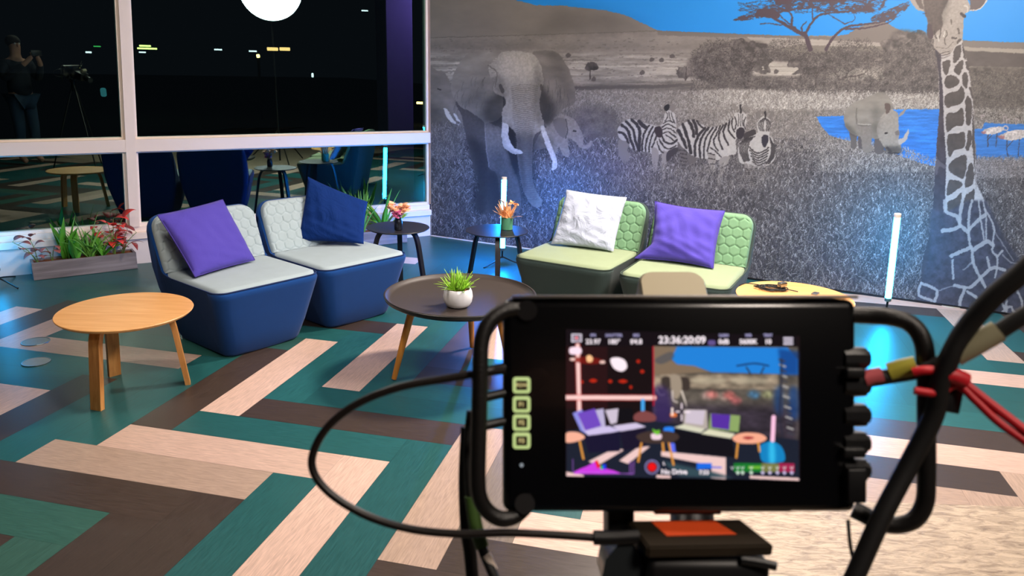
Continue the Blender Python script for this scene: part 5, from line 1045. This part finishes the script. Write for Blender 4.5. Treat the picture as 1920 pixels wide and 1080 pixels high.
# camera body behind the monitor: only its rounded khaki top shows above the monitor edge
cam_t = thing('video_camera', away(1266, 600, .72), 0, 'video camera behind the monitor, only its rounded khaki-grey top showing', 'camera'); CO = away(1266, 600, .72)
khaki = mat('khaki_grey_shell', srgb(168, 156, 124), .5)
def kh(bm):
    P0 = rrect(.0635, .11, .014, 6); UP = (-CYV*.75+CZV*.66); FW = (CZV*.75+CYV*.66)
    c = away(1257, 505, .74)-CO-UP*.055; loft(bm, [[c+CXV*p[0]*s+UP*(p[1]*s)+FW*dz for p in P0] for s, dz in ((.94, 0), (1, .004), (1, .03), (.94, .034))])
bm = bmesh.new(); kh(bm); from_bm('top_housing', bm, khaki, cam_t)
bm = bmesh.new(); R3 = Matrix((CXV, -CYV, -CZV)).transposed(); box(bm, away(1275, 740, .69)-CO, (.12, .10, .14), R3, .008, 3); from_bm('camera_body', bm, M['black'], cam_t)
bm = bmesh.new(); c = away(1275, 740, .75)-CO; tube(bm, [c, c+CZV*.11], .038, 28, 1); from_bm('lens', bm, M['black'], cam_t)
bm = bmesh.new(); tube(bm, [away(1290, 850, .62)-CO, away(1300, 1010, .545)-CO], .016, 12, 1); from_bm('mounting_arm', bm, M['blackm'], cam_t)

# ------------------------------------------------------------------ cables
def cable(name, pts, r, m, label, cat='cable', group=None, extra=(), sm=8):
    o0 = away(*pts[0]); t = thing(name, o0, 0, label, cat, group)
    bm = bmesh.new(); tube(bm, [away(*p)-o0 for p in pts], r, 14, sm); from_bm('cable_sheath', bm, m, t)
    for nm, pp_, rr_, mm in extra:
        bm = bmesh.new(); tube(bm, [away(*p)-o0 for p in pp_], rr_, 16, 4); from_bm(nm, bm, mm, t)
    return t
cb = mat('dark_brown_rubber', srgb(26, 20, 17), .4)
cable('video_cable', [(948, 694, .5), (900, 700, .5), (830, 711, .5), (745, 727, .5), (670, 757, .5), (615, 800, .5), (587, 850, .5), (590, 890, .5), (625, 930, .5), (690, 968, .5), (770, 992, .5), (860, 1001, .5), (950, 999, .5), (1040, 1003, .5), (1115, 1008, .5)], .0027, cb, 'thin black cable looping out to the left of the monitor and back below it', extra=[('plug', [(1113, 1008, .5), (1150, 1008, .5), (1198, 1005, .5)], .0048, M['black'])])
gr = mat('green_cable_jacket', srgb(70, 100, 44), .5)
cable('signal_cable', [(884, 770, .53), (878, 840, .53), (882, 920, .53), (892, 985, .53), (905, 1030, .53), (930, 1090, .52), (950, 1140, .5)], .0035, M['rubber'], 'cable with a green sleeve hanging behind the left monitor handle', extra=[('green_sleeve', [(884, 930, .529), (892, 985, .529), (904, 1025, .529)], .0048, gr), ('white_stripe', [(912, 1040, .5265), (925, 1068, .5265)], .0030, M['cream'])])
cable('signal_cable', [(876, 800, .55), (872, 900, .55), (875, 990, .55), (882, 1040, .55), (890, 1130, .55)], .0048, M['rubber'], 'thick black cable hanging straight down left of the monitor')
cable('power_cable', [(1990, 440, .44), (1920, 508, .45), (1860, 560, .46), (1812, 615, .47), (1782, 668, .475), (1762, 720, .48), (1750, 780, .485), (1705, 870, .49), (1655, 965, .49), (1612, 1060, .49), (1585, 1120, .49)], .0062, M['rubber'], 'thickest black cable, from the upper right down past the right monitor handle')
tape = mat('beige_cable_sleeve', srgb(158, 152, 122), .6)
cable('sleeved_cable', [(2000, 545, .45), (1920, 592, .46), (1850, 636, .47), (1790, 668, .48), (1745, 690, .487), (1700, 700, .495), (1640, 710, .50), (1612, 714, .503)], .0052, M['rubber'], 'black cable with beige and yellow sleeves plugged into the right side of the monitor', extra=[('beige_sleeve', [(1873, 620, .4655), (1830, 645, .471), (1790, 667, .477)], .0068, tape), ('yellow_sleeve', [(1718, 686, .491), (1690, 692, .495), (1668, 699, .498)], .0064, mat('yellow_sleeve', srgb(176, 168, 60), .5)), ('pink_connector', [(1655, 703, .4985), (1622, 711, .502)], .0058, mat('pink_plug', srgb(196, 90, 96), .5))])
cable('thin_wire', [(1590, 975, .5), (1594, 1020, .5), (1602, 1060, .5), (1610, 1110, .5)], .0012, M['rubber'], 'very thin black wire hanging from the bottom right corner of the monitor')
red = mat('red_cord', srgb(206, 24, 38), .5)
t = thing('red_cord', away(1737, 700, .48), 0, 'red cord tied round the right monitor handle and pulled off to the right', 'cord'); O_ = away(1737, 700, .48)
bm = bmesh.new(); tube(bm, [away(*p)-O_ for p in ((1712, 698, .484), (1735, 694, .481), (1775, 697, .48), (1800, 712, .478), (1850, 752, .47), (1920, 806, .46), (1990, 860, .45))], .0029, 10, 7); from_bm('cord_strand', bm, red, t)
bm = bmesh.new(); tube(bm, [away(*p)-O_ for p in ((1714, 732, .481), (1740, 736, .479), (1762, 736, .4795), (1795, 722, .478), (1830, 752, .472), (1870, 790, .466), (1920, 826, .46), (1990, 874, .45))], .0026, 10, 7); from_bm('cord_strand', bm, red, t)
bm = bmesh.new(); tube(bm, [away(*p)-O_ for p in ((1775, 702, .477), (1792, 706, .476), (1810, 714, .476))], .0052, 12, 3); from_bm('knot', bm, red, t)
bm = bmesh.new(); c = away(1781, 740, .484)-O_; box(bm, c, (.0125, .022, .008), Matrix((CXV, -CYV, -CZV)).transposed() @ Matrix.Rotation(-.2, 3, 'Z'), .001); from_bm('cord_lock', bm, M['black'], t)

# ================================================================== the photographer, seen only in the window glass
skin = mat('skin', srgb(190, 140, 118), .55); wear = mat('dark_clothes', srgb(30, 34, 44), .9); jeans = mat('blue_jeans', srgb(40, 62, 84), .9)
per = thing('person', (-.1, -.42, 0), 0, 'person in dark clothes holding up a phone, reflected at the left window edge', 'person')
def skinned(name, V, Ed, R, m, lvl=2, root=0):
    me = bpy.data.meshes.new(name); me.from_pydata([Vector(v) for v in V], Ed, []); o = link(name, me, m, per, False); s = o.modifiers.new('skin', 'SKIN')
    for i, r in enumerate(R): me.skin_vertices[0].data[i].radius = r if isinstance(r, tuple) else (r, r); me.skin_vertices[0].data[i].use_root = (i == root)
    q = o.modifiers.new('sub', 'SUBSURF'); q.levels = lvl; q.render_levels = lvl; s.use_smooth_shade = True
    return o
V = [(0, 0, .95), (0, 0, 1.12), (0, .0, 1.30), (0, -.01, 1.42), (0, 0, 1.50), (0, .02, 1.58), (0, .02, 1.67), (0, .015, 1.73),
     (.17, 0, 1.40), (.24, .08, 1.18), (.16, .30, 1.40), (.10, .355, 1.50), (-.17, 0, 1.40), (-.24, .08, 1.18), (-.06, .30, 1.40), (.03, .355, 1.50),
     (.09, 0, .90), (.10, .03, .50), (.11, 0, .10), (.11, .12, .04), (-.09, 0, .90), (-.10, .03, .50), (-.12, 0, .10), (-.12, .12, .04)]
Ed = [(0, 1), (1, 2), (2, 3), (3, 4), (4, 5), (5, 6), (6, 7), (3, 8), (8, 9), (9, 10), (10, 11), (3, 12), (12, 13), (13, 14), (14, 15), (0, 16), (16, 17), (17, 18), (18, 19), (0, 20), (20, 21), (21, 22), (22, 23)]
R_s = [(.15, .11), (.14, .10), (.16, .11), (.10, .07), .055, .075, (.078, .09), .05, .06, .045, .035, .028, .06, .045, .035, .028, .09, .06, .045, .04, .09, .06, .045, .04]
bd = skinned('body', V, Ed, R_s, skin)
skinned('jacket', [(0, 0, .90)]+V[1:4]+V[8:11]+V[12:15], [(0, 1), (1, 2), (2, 3), (3, 4), (4, 5), (5, 6), (3, 7), (7, 8), (8, 9)], [(.19, .15), (.165, .13), (.18, .13), (.12, .09), .078, .06, .045, .078, .06, .045], wear)
skinned('trousers', [V[0]]+V[16:19]+V[20:23], [(0, 1), (1, 2), (2, 3), (0, 4), (4, 5), (5, 6)], [(.165, .125), .108, .076, .06, .108, .076, .06], jeans)
bm = bmesh.new(); bmesh.ops.create_icosphere(bm, subdivisions=3, radius=.1, matrix=Matrix.Translation((0, -.008, 1.695)) @ Matrix.Diagonal((.92, 1.05, .85, 1))); from_bm('hair', bm, mat('dark_hair', srgb(34, 26, 22), .8), per)
bm = bmesh.new(); box(bm, (0, .105, 1.64), (.022, .03, .045), None, .008); from_bm('nose', bm, skin, per)
for s in (-1, 1):
    bm = bmesh.new(); bmesh.ops.create_uvsphere(bm, u_segments=12, v_segments=8, radius=.012, matrix=Matrix.Translation((s*.03, .092, 1.665))); from_bm('eye', bm, mat('eye', srgb(220, 220, 220), .3), per)
    for k in range(4):
        bx = (.115 if s > 0 else .015)-s*.004*k
        z = 1.545-.012*k; a = s*.012; bm = bmesh.new(); tube(bm, [(bx+s*.01, .355, z), (bx+s*.014, .385, z+.004), (bx-s*.002, .402, z+.004), (bx-s*.016, .400, z+.002)], .0075, 8, 3, .006); from_bm('finger', bm, skin, per)
    bm = bmesh.new(); tube(bm, [(bx+s*.004, .36, 1.525), (bx-s*.01, .375, 1.528), (bx-s*.02, .38, 1.54)], .009, 8, 3, .007); from_bm('thumb', bm, skin, per)
ph_ = bmesh.new(); box(ph_, (0, 0, 0), (.15, .008, .072), None, .003); o = from_bm('phone', ph_, M['black'], None); o.location = (-.035, -.0125, 1.545); tag(o, 'phone held up by the person taking the photograph', 'phone')

# ================================================================== big round lamp whose reflection shows in the window
D_l = 12.3; dr = Vector(RM @ np.array([507-960, -22-540, FPX])).normalized(); Pv = Vector((0, 0, CAMH))+dr*D_l; dist = (Pv-KX).dot(WN); Pl = Pv-WN*2*(dist-.06)
sb = thing('studio_lamp', (Pl.x, Pl.y, 0), 0, 'big round white studio lamp, reflected as a glowing disc atop the window', 'lamp')
aim = (KX-WD*1.2-Pl); aim.z = -.3; aim.normalize(); RQ = aim.to_track_quat('Z', 'Y').to_matrix().to_4x4(); TT = Matrix.Translation((0, 0, Pl.z)) @ RQ
bm = bmesh.new(); lathe(bm, [(0, 0), (.44, 0), (.44, .01), (0, .012)], 64); bmesh.ops.transform(bm, matrix=TT, verts=bm.verts); from_bm('diffuser', bm, emis('lamp_diffuser', (1, .93, .98, 1), 32), sb)
bm = bmesh.new(); lathe(bm, [(.44, -.012), (.456, -.012), (.456, .016), (.4405, .016)], 64); lathe(bm, [(.06, -.35), (.1, -.33), (.45, -.012), (.44, -.012), (.05, -.3)], 48); bmesh.ops.transform(bm, matrix=TT, verts=bm.verts); from_bm('shade', bm, M['black'], sb)
bm = bmesh.new(); back = TT @ Vector((0, 0, -.36)); tube(bm, [(back.x, back.y, 0.02), (back.x, back.y, back.z)], .014, 12, 1); tube(bm, [(back.x, back.y, back.z), tuple(TT @ Vector((0, 0, -.30)))], .02, 12, 1); from_bm('stand_column', bm, M['blackm'], sb)
for k in range(3):
    g = 2.1*k; bm = bmesh.new(); tube(bm, [(back.x, back.y, .5), (back.x+.5*math.cos(g), back.y+.5*math.sin(g), .01)], .01, 8, 1); from_bm('leg', bm, M['blackm'], sb)

# ================================================================== night outside the windows
og = mat('night_ground', srgb(26, 28, 26), .9); bm = bmesh.new()
oc = KX-WD*3; a, b_, c, d = [KX+WD*x+WN*y for x, y in ((-40, .25), (30, .25), (30, 90), (-40, 90))]
loft(bm, [[(p.x, p.y, z) for p in (a, b_, c, d)] for z in (-.6, -.45)]); o = from_bm('ground', bm, og, None, False); struct(o)
bm = bmesh.new(); box(bm, (0, 0, 1.6), (.30, .30, 4.4), None, .01); o = from_bm('column', bm, mat('lilac_lit_concrete', srgb(120, 108, 140), .7, var=.08, vscale=3), None, False)  # violet light on the column is mixed into its concrete colour
cp_ = at(745, 430); dv_ = (cp_-Vector((0, 0, 0))).normalized(); o.location = tuple(Vector((0, 0, 0))+dv_*8.6)[:2]+(0,); o.rotation_euler = (0, 0, TH); tag(o, 'column outside with violet light in its colour, next to the corner with the mural', 'column')
yel = emis('sodium_lamp', (1, .62, .18, 1), 14); lemon = emis('lemon_window', (.75, 1, .25, 1), 5); wht = emis('cool_lamp', (.8, .9, 1, 1), 4); org = emis('amber_window', (1, .55, .2, 1), 4); grn = emis('green_sign', (.1, .9, .2, 1), 1.2)
def far(name, px, py, w, h, m, label, cat, d=26, group=None):
    p = Vector(RM @ np.array([(px-960)/FPX, (py-540)/FPX, 1.0]))*d+Vector((0, 0, CAMH)); bm = bmesh.new(); s = d/FPX
    box(bm, (0, 0, 0), (w*s, .08, h*s), None, .2*h*s); o = from_bm(name, bm, m, None, False); o.location = p; o.rotation_euler = (0, 0, math.atan2(-p.x, p.y))
    if name == 'street_lamp':
        bm = bmesh.new(); tube(bm, [(0, .06, 0), (0, .06, -.45-p.z)], .05, 10, 1); from_bm('pole', bm, M['black'], o)
    return tag(o, label, cat, group)
gl_ = 'distant lights in the dark outside'  # some of these glowing boxes stand in for reflections of room screens
for nm, px, py, w, h, m, lb, ct in [
    ('street_lamp', 791, 193, 20, 4, yel, 'flat yellow lamp glowing outside at the right edge of the window', 'lamp'),
    ('street_lamp', 743, 104, 7, 4, org, 'tiny amber lamp seen over the violet-lit column outside', 'lamp'),
    ('lit_window', 272, 86, 20, 3, lemon, 'lemon-lit strip outside just right of the mullion, upper one', 'lit window'),
    ('lit_window', 276, 91, 34, 3, lemon, 'lemon-lit strip outside just right of the mullion, lower longer one', 'lit window'),
    ('lit_window', 267, 98, 12, 2.4, wht, 'short white light under the lemon-lit strips outside', 'lit window'),
    ('lit_window', 409, 93, 14, 2.5, wht, 'small white light outside between the lemon strips and the orange ones', 'lit window'),
    ('lit_window', 474, 96, 14, 2.5, wht, 'small white light outside left of the orange strips', 'lit window'),
    ('street_lamp', 484, 105, 6, 6, yel, 'small round yellow lamp under the orange strips outside', 'lamp'),
    ('lit_window', 511, 92, 20, 6, org, 'orange-lit strip outside, left of the two', 'lit window'),
    ('lit_window', 534, 92, 19, 6, org, 'orange-lit strip outside, right of the two', 'lit window'),
    ('lit_window', 684, 20, 12, 2, wht, 'thin white light high up outside, upper left of its pair', 'lit window'),
    ('lit_window', 718, 20, 12, 2, wht, 'thin white light high up outside, nearest the column', 'lit window'),
    ('green_sign', 182, 87, 12, 2, grn, 'tiny green light in the upper left pane', 'sign'),
    ('lit_window', 166, 98, 10, 3, wht, 'small white light under the green one in the upper left pane', 'lit window'),
    ('lit_window', 194, 173, 10, 16, emis('teal_screen', (.1, .5, .6, 1), .5), 'small teal glow in the upper left pane, standing in for a reflected screen', 'lit window'),
    ('lit_window', 586, 141, 4, 8, wht, 'tiny upright white light low in the dark of the upper right pane', 'lit window')]:
    far(nm, px, py, w, h, m, lb, ct)

# ================================================================== light
def area(name, loc, tgt, size, power, col, shape='DISK', spread=PI):
    l = bpy.data.lights.new(name, 'AREA'); l.shape = shape; l.size = size; l.energy = power; l.color = col; l.spread = spread
    o = bpy.data.objects.new(name, l); COL.objects.link(o); o.location = loc; o.rotation_euler = (Vector(tgt)-Vector(loc)).to_track_quat('-Z', 'Y').to_euler(); return o
warm = (1, .86, .74)
area('ceiling_lamp_key', (1.35, 4.6, 2.95), (.3, 3.4, 0), .45, 92, warm, spread=2.3)
area('ceiling_lamp_left', (-1.5, 3.0, 2.95), (-1.3, 3.2, 0), .5, 30, warm)
area('ceiling_lamp_front', (.6, 1.0, 2.95), (.4, 3.2, .3), .7, 40, warm)
area('added_fill_rear', (.9, -.5, 2.95), (.3, 1.2, 1.0), .5, 30, warm)  # unseen lamp behind the viewer, added to brighten plate, sticker and handles
area('ceiling_lamp_mural', (1.9, 3.0, 2.95), (1.9, 5.6, 1.4), .8, 125, (1, .88, .79))
cl_ = bpy.data.objects['column'].location; area('added_violet_lamp', (cl_.x+.8, cl_.y-.05, 2.6), (cl_.x, cl_.y, 1.0), .3, 36, (.45, .28, 1))  # unseen violet lamp, added to light up the outside column
w = bpy.data.worlds.new('night'); SC.world = w; w.use_nodes = True; w.node_tree.nodes['Background'].inputs[0].default_value = (.010, .011, .016, 1); w.node_tree.nodes['Background'].inputs[1].default_value = .5

# ================================================================== camera
cd = bpy.data.cameras.new('phone_camera'); cam = bpy.data.objects.new('phone_camera', cd); COL.objects.link(cam); SC.camera = cam
cd.sensor_width = 36; cd.lens = 36*FPX/1920; cd.clip_start = .02; cd.clip_end = 200
MX = Matrix((CXV, -CYV, -CZV)).transposed().to_4x4(); MX.translation = (0, 0, CAMH); cam.matrix_world = MX
cd.dof.use_dof = True; cd.dof.focus_distance = 4.2; cd.dof.aperture_fstop = cd.lens/2.6
vs = SC.view_settings; SC.display_settings.display_device = 'sRGB'; vs.view_transform = 'Standard'; vs.look = 'None'; vs.gamma = 1; vs.use_curve_mapping = False; vs.exposure = 0
